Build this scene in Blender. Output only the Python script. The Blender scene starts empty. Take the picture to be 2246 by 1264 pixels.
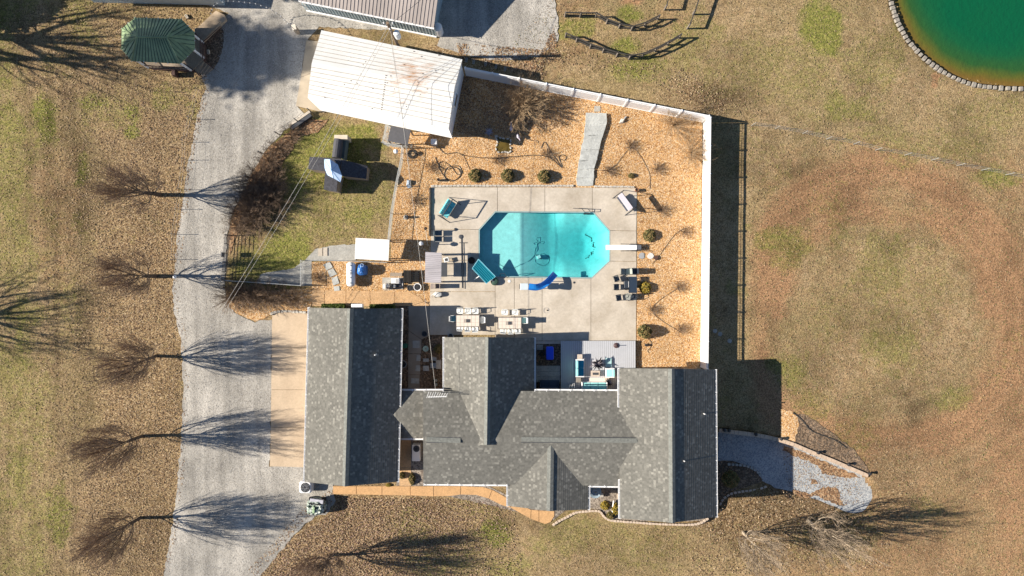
import bpy, math, random
import numpy as np
from mathutils import Vector, Matrix
R=math.radians
random.seed(7); np.random.seed(7)
scene=bpy.context.scene
COL=scene.collection
# ---------------- camera, sky, sun, exposure ----------------
H=63.0; F=1487.0            # drone height in metres, focal length in photo pixels
cd=bpy.data.cameras.new('camera'); cam=bpy.data.objects.new('camera',cd); COL.objects.link(cam)
cd.sensor_width=36; cd.lens=36*F/2246; cd.clip_end=3000; cam.location=(0,0,H); scene.camera=cam
SUN_EL=R(30); SHADOW_DIR=R(0.8)
w=bpy.data.worlds.new('World'); scene.world=w; w.use_nodes=True
nt=w.node_tree; bg=nt.nodes['Background']; sky=nt.nodes.new('ShaderNodeTexSky'); sky.sky_type='NISHITA'
sky.sun_disc=False; sky.sun_elevation=SUN_EL; sky.sun_rotation=R(270)+SHADOW_DIR*-1; sky.air_density=1.0; sky.dust_density=0.2; sky.ozone_density=2.0; sky.altitude=1500
nt.links.new(sky.outputs[0],bg.inputs[0]); bg.inputs[1].default_value=0.06
sd=bpy.data.lights.new('sun','SUN'); sd.energy=5.0; sd.angle=R(0.5); sd.color=(1,0.91,0.78)
sun=bpy.data.objects.new('sun',sd); COL.objects.link(sun)
d=Vector((math.cos(SHADOW_DIR)*math.cos(SUN_EL),math.sin(SHADOW_DIR)*math.cos(SUN_EL),-math.sin(SUN_EL)))
sun.rotation_euler=d.to_track_quat('-Z','Y').to_euler()
scene.view_settings.view_transform='Standard'; scene.view_settings.look='None'
scene.view_settings.exposure=0.98; scene.view_settings.gamma=1.0; scene.view_settings.use_curve_mapping=False
scene.render.resolution_x=1024; scene.render.resolution_y=576
# ---------------- helpers ----------------
def P(u,v,z=0.0):
    k=(H-z)/F
    return Vector(((u-1123)*k,(632-v)*k,z))
def PP(pts,z=0.0): return [P(u,v,z) for u,v in pts]
S=F/H
MATS={}
def nd(nt,t,**k):
    n=nt.nodes.new(t)
    for a,b in k.items(): setattr(n,a,b)
    return n
def mat(name,col,rough=.8,var=.12,scale=2.0,col2=None,metal=0,fine=0,fscale=12,bump=0,bscale=20,streak=None,emit=None,spec=None):
    if name in MATS: return MATS[name]
    m=bpy.data.materials.new(name); m.use_nodes=True; n=m.node_tree; b=n.nodes['Principled BSDF']; L=n.links.new
    b.inputs['Roughness'].default_value=rough; b.inputs['Metallic'].default_value=metal
    if spec is not None: b.inputs['Specular IOR Level'].default_value=spec
    g=nd(n,'ShaderNodeNewGeometry')
    vec=g.outputs['Position']
    if streak:
        mp=nd(n,'ShaderNodeMapping'); mp.inputs['Scale'].default_value=streak; L(vec,mp.inputs[0]); vec=mp.outputs[0]
    no=nd(n,'ShaderNodeTexNoise'); no.inputs['Scale'].default_value=scale; no.inputs['Detail'].default_value=8; no.inputs['Roughness'].default_value=.62; L(vec,no.inputs['Vector'])
    mr=nd(n,'ShaderNodeMapRange'); mr.inputs[1].default_value=.3; mr.inputs[2].default_value=.7; L(no.outputs[0],mr.inputs[0])
    mx=nd(n,'ShaderNodeMix',data_type='RGBA')
    c2=col2 or tuple(min(1,c*(1+var)) for c in col)
    c1=col if col2 else tuple(c*(1-var) for c in col)
    mx.inputs[6].default_value=(*c1,1); mx.inputs[7].default_value=(*c2,1); L(mr.outputs[0],mx.inputs[0])
    out=mx.outputs[2]
    if fine:
        vo=nd(n,'ShaderNodeTexVoronoi'); vo.inputs['Scale'].default_value=fscale; L(g.outputs['Position'],vo.inputs['Vector'])
        sp=nd(n,'ShaderNodeSeparateColor'); L(vo.outputs['Color'],sp.inputs[0])
        m2=nd(n,'ShaderNodeMapRange'); m2.inputs[3].default_value=1-fine; m2.inputs[4].default_value=1+fine; L(sp.outputs[0],m2.inputs[0])
        vm=nd(n,'ShaderNodeVectorMath',operation='SCALE'); L(out,vm.inputs[0]); L(m2.outputs[0],vm.inputs['Scale']); out=vm.outputs[0]
    L(out,b.inputs['Base Color'])
    if bump:
        n3=nd(n,'ShaderNodeTexNoise'); n3.inputs['Scale'].default_value=bscale; n3.inputs['Detail'].default_value=4; L(g.outputs['Position'],n3.inputs['Vector'])
        bp=nd(n,'ShaderNodeBump'); bp.inputs['Distance'].default_value=bump; L(n3.outputs[0],bp.inputs['Height']); L(bp.outputs[0],b.inputs['Normal'])
    MATS[name]=m; return m
def chips(name,cols,scale,rough=.9,bump=.03,big=.25,var=.2,track=0):
    """granular ground: voronoi cells each picking a colour from a ramp"""
    m=bpy.data.materials.new(name); m.use_nodes=True; n=m.node_tree; b=n.nodes['Principled BSDF']; L=n.links.new
    b.inputs['Roughness'].default_value=rough; b.inputs['Specular IOR Level'].default_value=.2
    g=nd(n,'ShaderNodeNewGeometry')
    vo=nd(n,'ShaderNodeTexVoronoi'); vo.inputs['Scale'].default_value=scale; L(g.outputs['Position'],vo.inputs['Vector'])
    sp=nd(n,'ShaderNodeSeparateColor'); L(vo.outputs['Color'],sp.inputs[0])
    cr=nd(n,'ShaderNodeValToRGB'); cr.color_ramp.interpolation='CONSTANT'
    e=cr.color_ramp.elements
    e[0].position=0; e[0].color=(*cols[0],1); e[1].position=1/len(cols); e[1].color=(*cols[1],1)
    for i,c in enumerate(cols[2:]):
        x=e.new((i+2)/len(cols)); x.color=(*c,1)
    L(sp.outputs[0],cr.inputs[0])
    no=nd(n,'ShaderNodeTexNoise'); no.inputs['Scale'].default_value=big; no.inputs['Detail'].default_value=9; no.inputs['Roughness'].default_value=.65; L(g.outputs['Position'],no.inputs['Vector'])
    mr=nd(n,'ShaderNodeMapRange'); mr.inputs[1].default_value=.3; mr.inputs[2].default_value=.7; mr.inputs[3].default_value=1-var; mr.inputs[4].default_value=1+var; L(no.outputs[0],mr.inputs[0])
    kk=mr.outputs[0]
    if track:
        mp=nd(n,'ShaderNodeMapping'); mp.inputs['Scale'].default_value=(.55,.05,1); mp.inputs['Rotation'].default_value=(0,0,R(4)); L(g.outputs['Position'],mp.inputs[0])
        n2=nd(n,'ShaderNodeTexNoise'); n2.inputs['Scale'].default_value=1.6; n2.inputs['Detail'].default_value=5; n2.inputs['Distortion'].default_value=.3; L(mp.outputs[0],n2.inputs['Vector'])
        m2=nd(n,'ShaderNodeMapRange'); m2.inputs[1].default_value=.35; m2.inputs[2].default_value=.65; m2.inputs[3].default_value=1-track; m2.inputs[4].default_value=1+track; L(n2.outputs[0],m2.inputs[0])
        mu=nd(n,'ShaderNodeMath',operation='MULTIPLY'); L(kk,mu.inputs[0]); L(m2.outputs[0],mu.inputs[1]); kk=mu.outputs[0]
    vm=nd(n,'ShaderNodeVectorMath',operation='SCALE'); L(cr.outputs[0],vm.inputs[0]); L(kk,vm.inputs['Scale']); L(vm.outputs[0],b.inputs['Base Color'])
    bp=nd(n,'ShaderNodeBump'); bp.inputs['Distance'].default_value=bump; bp.inputs['Strength'].default_value=.8; L(sp.outputs[1],bp.inputs['Height']); L(bp.outputs[0],b.inputs['Normal'])
    MATS[name]=m; return m
def shingle(name,c1,c2):
    m=bpy.data.materials.new(name); m.use_nodes=True; n=m.node_tree; b=n.nodes['Principled BSDF']; L=n.links.new
    b.inputs['Roughness'].default_value=.95; b.inputs['Specular IOR Level'].default_value=.15
    uv=nd(n,'ShaderNodeUVMap'); sx=nd(n,'ShaderNodeSeparateXYZ'); L(uv.outputs[0],sx.inputs[0])
    def ma(op,a,b_=None,c_=None):
        t=nd(n,'ShaderNodeMath',operation=op)
        for i_,k_ in enumerate((a,b_,c_)):
            if k_ is None: continue
            if isinstance(k_,(int,float)): t.inputs[i_].default_value=k_
            else: L(k_,t.inputs[i_])
        return t.outputs[0]
    row=ma('FLOOR',ma('MULTIPLY',sx.outputs[1],5.0)); cx=ma('MULTIPLY_ADD',row,.377,ma('MULTIPLY',sx.outputs[0],5.2)); colm=ma('FLOOR',cx); cb=nd(n,'ShaderNodeCombineXYZ'); L(colm,cb.inputs[0]); L(row,cb.inputs[1])
    wn=nd(n,'ShaderNodeTexWhiteNoise',noise_dimensions='2D'); L(cb.outputs[0],wn.inputs['Vector'])
    br=nd(n,'ShaderNodeValToRGB'); e=br.color_ramp.elements; e[0].color=(*c1,1); e[1].position=.85; e[1].color=(*[(a_*.5+b__*.5) for a_,b__ in zip(c1,c2)],1); x_=e.new(1); x_.color=(*[k_*1.15 for k_ in c2],1)
    L(wn.outputs[0],br.inputs[0])
    g=nd(n,'ShaderNodeNewGeometry')
    no=nd(n,'ShaderNodeTexNoise'); no.inputs['Scale'].default_value=14; no.inputs['Detail'].default_value=6; L(g.outputs['Position'],no.inputs['Vector'])
    mr=nd(n,'ShaderNodeMapRange'); mr.inputs[1].default_value=.3; mr.inputs[2].default_value=.7; mr.inputs[3].default_value=.86; mr.inputs[4].default_value=1.14; L(no.outputs[0],mr.inputs[0])
    n2=nd(n,'ShaderNodeTexNoise'); n2.inputs['Scale'].default_value=.35; n2.inputs['Detail'].default_value=5; L(g.outputs['Position'],n2.inputs['Vector'])
    m2=nd(n,'ShaderNodeMapRange'); m2.inputs[1].default_value=.3; m2.inputs[2].default_value=.7; m2.inputs[3].default_value=.9; m2.inputs[4].default_value=1.08; L(n2.outputs[0],m2.inputs[0])
    mu=nd(n,'ShaderNodeMath',operation='MULTIPLY'); L(mr.outputs[0],mu.inputs[0]); L(m2.outputs[0],mu.inputs[1])
    vm=nd(n,'ShaderNodeVectorMath',operation='SCALE'); L(br.outputs[0],vm.inputs[0]); L(mu.outputs[0],vm.inputs['Scale']); L(vm.outputs[0],b.inputs['Base Color'])
    bp=nd(n,'ShaderNodeBump'); bp.inputs['Distance'].default_value=.012; L(br.outputs[0],bp.inputs['Height']); L(bp.outputs[0],b.inputs['Normal'])
    MATS[name]=m; return m
MX={}
def setp(o,label=None,cat=None,group=None,kind=None):
    if label: o['label']=label
    if cat: o['category']=cat
    if group: o['group']=group
    if kind: o['kind']=kind
    return o
def thing(name,label,cat,loc=(0,0,0),rz=0,group=None):
    o=bpy.data.objects.new(name,None); COL.objects.link(o); o.location=loc; o.rotation_euler=(0,0,rz); o.empty_display_size=.2
    MX[o.name]=Matrix.Translation(Vector(loc))@Matrix.Rotation(rz,4,'Z')
    return setp(o,label,cat,group)
class MB:
    def __init__(s): s.v=[]; s.f=[]; s.uv=[]
    def poly(s,pts,uv=None):
        i=len(s.v); s.v+= [tuple(p) for p in pts]; s.f.append(tuple(range(i,i+len(pts)))); s.uv+= (uv or [(0,0)]*len(pts)); return s
    def add(s,vs,fs):
        i=len(s.v); s.v+=[tuple(p) for p in vs]
        for f in fs: s.f.append(tuple(i+k for k in f)); s.uv+=[(0,0)]*len(f)
        return s
    def hexa(s,b,t):
        n=len(b); fs=[tuple(range(n-1,-1,-1)),tuple(range(n,2*n))]+[(i,(i+1)%n,n+(i+1)%n,n+i) for i in range(n)]
        return s.add(list(b)+list(t),fs)
    def prism(s,pts,z0,z1):
        pts=[Vector((p[0],p[1],0)) for p in pts]
        a=sum(pts[i].x*pts[(i+1)%len(pts)].y-pts[(i+1)%len(pts)].x*pts[i].y for i in range(len(pts)))
        if a<0: pts=pts[::-1]
        return s.hexa([(p.x,p.y,z0) for p in pts],[(p.x,p.y,z1) for p in pts])
    def box(s,c,sz,rz=0,M=None,rx=0,ry=0):
        m=Matrix.Translation(Vector(c))@Matrix.Rotation(rz,4,'Z')@Matrix.Rotation(ry,4,'Y')@Matrix.Rotation(rx,4,'X')
        x,y,z=[k/2 for k in sz]; q=[(-x,-y),(x,-y),(x,y),(-x,y)]
        return s.hexa([m@Vector((a,b,-z)) for a,b in q],[m@Vector((a,b,z)) for a,b in q])
    def rbox(s,c,sz,r=.05,rz=0,n=3):
        """box with rounded vertical corners and slightly bevelled top"""
        x,y,z=[k/2 for k in sz]; r=min(r,x*.95,y*.95); pts=[]
        for cx,cy,a0 in((x-r,y-r,0),(-x+r,y-r,90),(-x+r,-y+r,180),(x-r,-y+r,270)):
            for k in range(n+1):
                a=R(a0+90*k/n); pts.append((cx+r*math.cos(a),cy+r*math.sin(a)))
        m=Matrix.Translation(Vector(c))@Matrix.Rotation(rz,4,'Z'); b=min(r*.5,z*.6)
        k1=1-b/max(x,.01); k2=1-b/max(y,.01)
        lay=[(-z,1,1),(z-b,1,1),(z,k1,k2)]; vs=[];N=len(pts)
        for zz,p,q in lay: vs+=[m@Vector((a*p,bb*q,zz)) for a,bb in pts]
        fs=[tuple(range(N-1,-1,-1)),tuple(range(2*N,3*N))]
        for l in(0,1): fs+=[(l*N+i,l*N+(i+1)%N,(l+1)*N+(i+1)%N,(l+1)*N+i) for i in range(N)]
        return s.add(vs,fs)
    def tube(s,pts,r,n=6,r2=None,cap=True):
        pts=[Vector(p) for p in pts]; m=len(pts); vs=[]
        for i,p in enumerate(pts):
            t=(pts[min(i+1,m-1)]-pts[max(i-1,0)]);
            if t.length<1e-6: t=Vector((0,0,1))
            t.normalize(); a=t.cross(Vector((0,0,1)));
            if a.length<.05: a=t.cross(Vector((1,0,0)))
            a.normalize(); b=t.cross(a); rr=r if r2 is None else r+(r2-r)*i/(m-1)
            vs+=[p+a*rr*math.cos(2*math.pi*k/n)+b*rr*math.sin(2*math.pi*k/n) for k in range(n)]
        fs=[(i*n+k,i*n+(k+1)%n,(i+1)*n+(k+1)%n,(i+1)*n+k) for i in range(m-1) for k in range(n)]
        if cap: fs+=[tuple(range(n-1,-1,-1)),tuple(range((m-1)*n,m*n))]
        return s.add(vs,fs)
    def lathe(s,c,prof,n=16,sx=1,sy=1):
        c=Vector(c); vs=[];m=len(prof)
        for r,z in prof: vs+=[c+Vector((r*sx*math.cos(2*math.pi*k/n),r*sy*math.sin(2*math.pi*k/n),z)) for k in range(n)]
        fs=[(i*n+k,i*n+(k+1)%n,(i+1)*n+(k+1)%n,(i+1)*n+k) for i in range(m-1) for k in range(n)]+[tuple(range(n-1,-1,-1)),tuple(range((m-1)*n,m*n))]
        return s.add(vs,fs)
    def slope(s,r0,r1,e1,e0,pitch=.2,step=.012,thick=.14,under=True):
        r0,r1,e0,e1=map(Vector,(r0,r1,e0,e1)); nrm=(r1-r0).cross(e0-r0).normalized()
        if nrm.z<0: nrm=-nrm
        Ls=(e0-r0).length; n=max(1,round(Ls/pitch)); W=(r1-r0); wl=W.length
        ua=lambda p:(p-r0).dot(W/wl)
        prev=None
        for i in range(n):
            a0=r0.lerp(e0,i/n); b0=r1.lerp(e1,i/n); a1=r0.lerp(e0,(i+1)/n)+nrm*step; b1=r1.lerp(e1,(i+1)/n)+nrm*step
            vv=i*.2
            s.poly([a0,b0,b1,a1],[(ua(a0),vv+.01),(ua(b0),vv+.01),(ua(b1),vv+.19),(ua(a1),vv+.19)])
            a2=r0.lerp(e0,(i+1)/n); b2=r1.lerp(e1,(i+1)/n)
            s.poly([a1,b1,b2,a2],[(0,0)]*4)
        if under:
            dn=Vector((0,0,-thick)); q=[r0,r1,e1,e0]; lo=[p+dn for p in q]
            s.poly(lo[::-1])
            for i in(1,2,3): s.poly([q[i],q[(i+1)%4],lo[(i+1)%4],lo[i]])
        return s
    def build(s,name,m,parent=None,world=True,smooth=False,kind=None,label=None,cat=None,group=None,local_origin=None,uv=False):
        me=bpy.data.meshes.new(name); vs=s.v
        par=parent
        if par is not None and world:
            mi=MX[par.name].inverted(); vs=[tuple(mi@Vector(v)) for v in vs]
        elif par is None and local_origin is not None:
            o_=Vector(local_origin); vs=[tuple(Vector(v)-o_) for v in vs]
        me.from_pydata(vs,[],s.f); 
        if isinstance(m,(list,tuple)):
            for k in m: me.materials.append(k)
        else: me.materials.append(m)
        if uv:
            l=me.uv_layers.new(name='UVMap'); arr=np.array(s.uv,dtype=np.float32).ravel(); l.data.foreach_set('uv',arr)
        if smooth: me.polygons.foreach_set('use_smooth',[True]*len(me.polygons))
        me.update()
        o=bpy.data.objects.new(name,me); COL.objects.link(o)
        if par is not None: o.parent=par; MX[o.name]=MX[par.name]
        elif local_origin is not None: o.location=local_origin; MX[o.name]=Matrix.Translation(Vector(local_origin))
        else: MX[o.name]=Matrix.Identity(4)
        return setp(o,label,cat,group,kind)
def one(mb,name,m,label,cat,origin,group=None,smooth=False,uv=False):
    return mb.build(name,m,None,label=label,cat=cat,group=group,local_origin=origin,smooth=smooth,uv=uv)
def kids(o): return [c for c in bpy.data.objects if c.parent==o]
KIDS={}
def dup(root,loc,rz=0,label=None,group=None,scale=None):
    def rec(o,par):
        c=o.copy(); COL.objects.link(c)
        if par is not None: c.parent=par; c.matrix_parent_inverse=o.matrix_parent_inverse
        for k in o.children: rec(k,c)
        return c
    c=rec(root,None); c.location=loc; c.rotation_euler=(0,0,rz)
    if label: c['label']=label
    if group: c['group']=group
    if scale: c.scale=scale
    return c
def piece(name,me,parent,loc,rz=0,sc=(1,1,1)):
    """a copy of shared mesh as a part of parent (world location)"""
    o=bpy.data.objects.new(name,me); COL.objects.link(o)
    if parent is not None:
        o.parent=parent; mi=MX[parent.name].inverted() if parent.name in MX else Matrix.Identity(4); o.location=mi@Vector(loc)
        rp=MX[parent.name].to_euler().z if parent.name in MX else 0
        o.rotation_euler=(0,0,rz-rp)
    else: o.location=loc; o.rotation_euler=(0,0,rz)
    o.scale=sc
    return o
def meshof(mb,name,m):
    me=bpy.data.meshes.new(name); me.from_pydata(mb.v,[],mb.f); me.materials.append(m); me.update(); return me
def inpoly(x,y,poly):
    x=np.asarray(x);y=np.asarray(y); c=np.zeros(x.shape,bool); n=len(poly); j=n-1
    for i in range(n):
        xi,yi=poly[i][0],poly[i][1]; xj,yj=poly[j][0],poly[j][1]
        if yi!=yj:
            t=((yi>y)!=(yj>y))&(x<(xj-xi)*(y-yi)/(yj-yi)+xi); c^=t
        j=i
    return c
def smoothpoly(pts,n=4,closed=True):
    pts=[Vector((p[0],p[1],0)) for p in pts]; out=[]; m=len(pts)
    rng=range(m) if closed else range(m-1)
    for i in rng:
        p0=pts[(i-1)%m] if closed or i>0 else pts[i]; p1=pts[i]; p2=pts[(i+1)%m]; p3=pts[(i+2)%m] if closed or i+2<m else p2
        for k in range(n):
            t=k/n
            out.append(.5*((2*p1)+(p2-p0)*t+(2*p0-5*p1+4*p2-p3)*t*t+(3*p1-p0-3*p2+p3)*t**3))
    if not closed: out.append(pts[-1])
    return [(p.x,p.y) for p in out]
def rough(pts,amp,seg=6,seed=1):
    """break polygon edges into irregular short ones (photo px)"""
    rn=random.Random(seed); out=[]
    n=len(pts)
    for i in range(n):
        a=Vector(pts[i][:2]); b=Vector(pts[(i+1)%n][:2]); k=max(1,int((b-a).length/seg))
        for j in range(k):
            p=a.lerp(b,j/k); out.append((p.x+rn.uniform(-amp,amp),p.y+rn.uniform(-amp,amp)))
    return out
def inset(poly,dd):
    """inset convex-ish polygon of 2D metres by dd"""
    pts=[Vector((p[0],p[1])) for p in poly]
    a=sum(pts[i].x*pts[(i+1)%len(pts)].y-pts[(i+1)%len(pts)].x*pts[i].y for i in range(len(pts)))
    if a<0: pts=pts[::-1]
    out=[];n=len(pts)
    for i in range(n):
        p0,p1,p2=pts[i-1],pts[i],pts[(i+1)%n]
        d1=(p1-p0).normalized(); d2=(p2-p1).normalized(); n1=Vector((-d1.y,d1.x)); n2=Vector((-d2.y,d2.x))
        k=n1+n2; 
        if k.length<.1: k=n1
        k.normalize(); out.append(p1+k*dd/max(.35,k.dot(n1)))
    return out
def sheet(name,px,z,m,kind='structure',label=None,zp=0.0):
    """flat sheet from a photo outline, top at height z (z includes base level zp)"""
    mb=MB(); pts=PP(px,zp)
    a=sum(pts[i].x*pts[(i+1)%len(pts)].y-pts[(i+1)%len(pts)].x*pts[i].y for i in range(len(pts)))
    if a<0: pts=pts[::-1]
    mb.poly([(p.x,p.y,z) for p in pts])
    return mb.build(name,m,kind=kind,label=label)
def scatter(name,polys,N,size,mats,label=None,zr=(.01,.05),tilt=.9,avoid=(),dens=None,z0=0.0,aspect=.6,seed=3):
    rs=np.random.RandomState(seed)
    W=[[(p.x,p.y) for p in PP(q)] for q in polys]; A=[[(p.x,p.y) for p in PP(q)] for q in avoid]
    xs=[];ys=[]
    xmin=min(p[0] for q in W for p in q);xmax=max(p[0] for q in W for p in q);ymin=min(p[1] for q in W for p in q);ymax=max(p[1] for q in W for p in q)
    x=rs.uniform(xmin,xmax,N*4);y=rs.uniform(ymin,ymax,N*4); k=np.zeros(len(x),bool)
    for q in W: k|=inpoly(x,y,q)
    for q in A: k&=~inpoly(x,y,q)
    if dens is not None: k&= rs.rand(len(x))<dens(x,y)
    x=x[k][:N];y=y[k][:N]; n=len(x); z=rs.uniform(zr[0],zr[1],n)+z0
    a=rs.uniform(0,2*np.pi,n); t1=rs.uniform(-tilt,tilt,n); s=size*rs.uniform(.6,1.5,n); 
    ux=np.stack([np.cos(a),np.sin(a),np.zeros(n)],1); vx=np.stack([-np.sin(a)*np.cos(t1),np.cos(a)*np.cos(t1),np.sin(t1)],1)
    c=np.stack([x,y,z+np.abs(np.sin(t1))*s*aspect*.5],1); U=ux*s[:,None]*.5; V=vx*(s*aspect)[:,None]*.5
    vs=np.stack([c-U-V,c+U-V*.6,c+U*.8+V,c-U*.7+V],1).reshape(-1,3)
    me=bpy.data.meshes.new(name); me.vertices.add(4*n); me.vertices.foreach_set('co',vs.astype(np.float32).ravel())
    me.loops.add(4*n); me.loops.foreach_set('vertex_index',np.arange(4*n,dtype=np.int32)); me.polygons.add(n)
    me.polygons.foreach_set('loop_start',np.arange(0,4*n,4,dtype=np.int32)); me.polygons.foreach_set('loop_total',np.full(n,4,dtype=np.int32))
    for m in mats: me.materials.append(m)
    me.polygons.foreach_set('material_index',rs.randint(0,len(mats),n).astype(np.int32)); me.update(calc_edges=True)
    o=bpy.data.objects.new(name,me); COL.objects.link(o); o['kind']='stuff'
    if label: o['label']=label
    return o
def vnoise(x,y,sc,seed):
    rs=np.random.RandomState(seed); G=rs.rand(256,256); fx=np.asarray(x)/sc+1000; fy=np.asarray(y)/sc+1000
    ix=np.floor(fx).astype(int);iy=np.floor(fy).astype(int);tx=fx-ix;ty=fy-iy; tx=tx*tx*(3-2*tx);ty=ty*ty*(3-2*ty)
    g=lambda a,b:G[a%256,b%256]
    return (g(ix,iy)*(1-tx)+g(ix+1,iy)*tx)*(1-ty)+(g(ix,iy+1)*(1-tx)+g(ix+1,iy+1)*tx)*ty
def fbm(x,y,sc,seed,o=4): return sum(vnoise(x,y,sc/2**k,seed+k)*.5**k for k in range(o))/sum(.5**k for k in range(o))
# ---------------- materials ----------------
WHITE=mat('white_vinyl',(.80,.80,.80),.45,.04); WMET=mat('white_metal_roof',(.80,.78,.74),.5,.04,.6)
BLACK=mat('black_plastic',(.02,.02,.022),.5); DGREY=mat('dark_grey_metal',(.06,.065,.075),.45,.1)
GREY=mat('grey_metal',(.32,.33,.34),.4,.1); CREAM=mat('cream_paint',(.6,.55,.46),.7)
TEAL=mat('teal_fabric',(.02,.38,.45),.85,.08,3); AQUA=mat('light_aqua_cushion',(.25,.66,.68),.85,.05); BLUEP=mat('blue_plastic',(.01,.07,.75),.35,.05)
SLIDE=mat('blue_slide',(.02,.22,.62),.25,.1,1.5); TARP=mat('blue_tarp',(.03,.16,.5),.35,.3,5,bump=.05,bscale=9)
CHROME=mat('steel_rail',(.15,.16,.17),.25,.1,metal=.8); WOOD=mat('weathered_wood',(.30,.24,.18),.85,.25,6); DWOOD=mat('dark_stained_wood',(.045,.04,.035),.8,.3,5)
BRICK=mat('tan_brick_wall',(.34,.28,.22),.9,.2,3,fine=.2); SIDE=mat('white_siding',(.72,.74,.76),.6,.05)
DSIDE=mat('dark_interior',(.02,.02,.02),.9); TERRA=mat('terracotta',(.3,.14,.08),.8); STONE=mat('pale_stone',(.46,.43,.38),.9,.25,3,fine=.15,bump=.02)
DSOIL=mat('dark_soil',(.05,.035,.025),1,.3,3); LIGHTB=mat('light_blue_canvas',(.46,.60,.80),.8,.08)
BLKSH=mat('black_shingle',(.055,.055,.065),.9,.2,6,fine=.25,fscale=9)
CONC=mat('pool_deck_concrete',(.38,.325,.255),.9,.16,.42,col2=(.57,.51,.43),fine=.06,fscale=7,bump=.01)
CONC2=mat('plain_concrete',(.42,.32,.22),.85,.14,.4,col2=(.56,.44,.31),fine=.06,fscale=9,streak=(1,.5,1)); WALKM=mat('tan_exposed_walk',(.50,.32,.17),.9,.12,.7,fine=.14,fscale=11)
GCONC=mat('grey_weathered_concrete',(.34,.33,.30),.9,.2,.8,fine=.15)
PSTONE=mat('stamped_grey_stone',(.42,.43,.41),.9,.22,1.6,fine=.1,bump=.03,bscale=5)
GRAVEL=chips('driveway_gravel',[(.29,.27,.24),(.37,.35,.315),(.42,.395,.355),(.33,.31,.28),(.36,.34,.305),(.39,.365,.325)],12,.95,.025,.22,.3,.2)
MULCH=chips('orange_stone_chips',[(.52,.30,.13),(.60,.38,.19),(.63,.46,.28),(.43,.23,.09),(.57,.33,.13),(.54,.34,.17),(.29,.15,.07),(.67,.52,.35)],13,.95,.04,.22,.24)
BGRAV=chips('blue_grey_gravel',[(.31,.325,.34),(.38,.395,.40),(.25,.265,.285),(.44,.44,.43)],11,.95,.03,.3,.15)
DMULCH=chips('dark_bed_mulch',[(.11,.08,.055),(.19,.13,.085),(.27,.19,.125),(.09,.065,.045),(.15,.115,.085)],9,1,.05,.3,.3)
BEDLEAF=chips('brown_leaf_bed',[(.24,.135,.07),(.33,.20,.11),(.17,.10,.06),(.40,.27,.16),(.11,.075,.05)],9,1,.05,.3,.25)
FIREGR=chips('grey_bed_gravel',[(.20,.17,.14),(.28,.24,.2),(.34,.29,.24),(.15,.12,.1)],9,1,.04,.3,.2)
# ---------------- ground ----------------
DRIVE_E=[(1575,944),(1606,949),(1660,957),(1713,967),(1760,985),(1830,1012),(1902,1044),(1914,1070),(1916,1098),(1900,1122),(1875,1126),(1856,1122),(1832,1112),(1790,1096),(1745,1080),(1700,1070),(1672,1054),(1640,1065),(1600,1075),(1575,1100)]
ZE=-.8
POND=[(1955,-10),(1961,20),(1972,48),(1990,80),(2010,105),(2042,135),(2078,158),(2120,176),(2170,186),(2250,190),(2400,190),(2500,150),(2560,60),(2500,-120),(2300,-200),(2080,-180),(1975,-90)]
PONDS=smoothpoly(POND,3)
POOL=[(1086,464),(1302,465),(1338,506),(1338,573),(1298,611),(1087,608),(1050,571),(1050,504)]
gxs=np.concatenate([[-600,-300,-150,-90,-65],np.arange(-54,64.01,.27),[75,100,150,300,600]]); gys=np.concatenate([[-600,-300,-150,-80,-45],np.arange(-30,37.01,.27),[50,80,150,300,600]])
GX,GY=np.meshgrid(gxs,gys); PU=GX*S+1123; PV=632-GY*S
wob=lambda sc,amp,sd:(fbm(GX,GY,sc,sd)-.5)*amp
def blob(u,v,ru,rv=None,soft=.5,amp=1.2,sd=1):
    rv=rv or ru; dd=np.sqrt(((PU-u)/ru)**2+((PV-v)/rv)**2)+wob(1.2,amp,sd)
    return np.clip((1-dd)/soft+.5,0,1)
green=np.zeros_like(GX); litter=np.zeros_like(GX); bare=np.zeros_like(GX); dark=np.zeros_like(GX)
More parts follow.
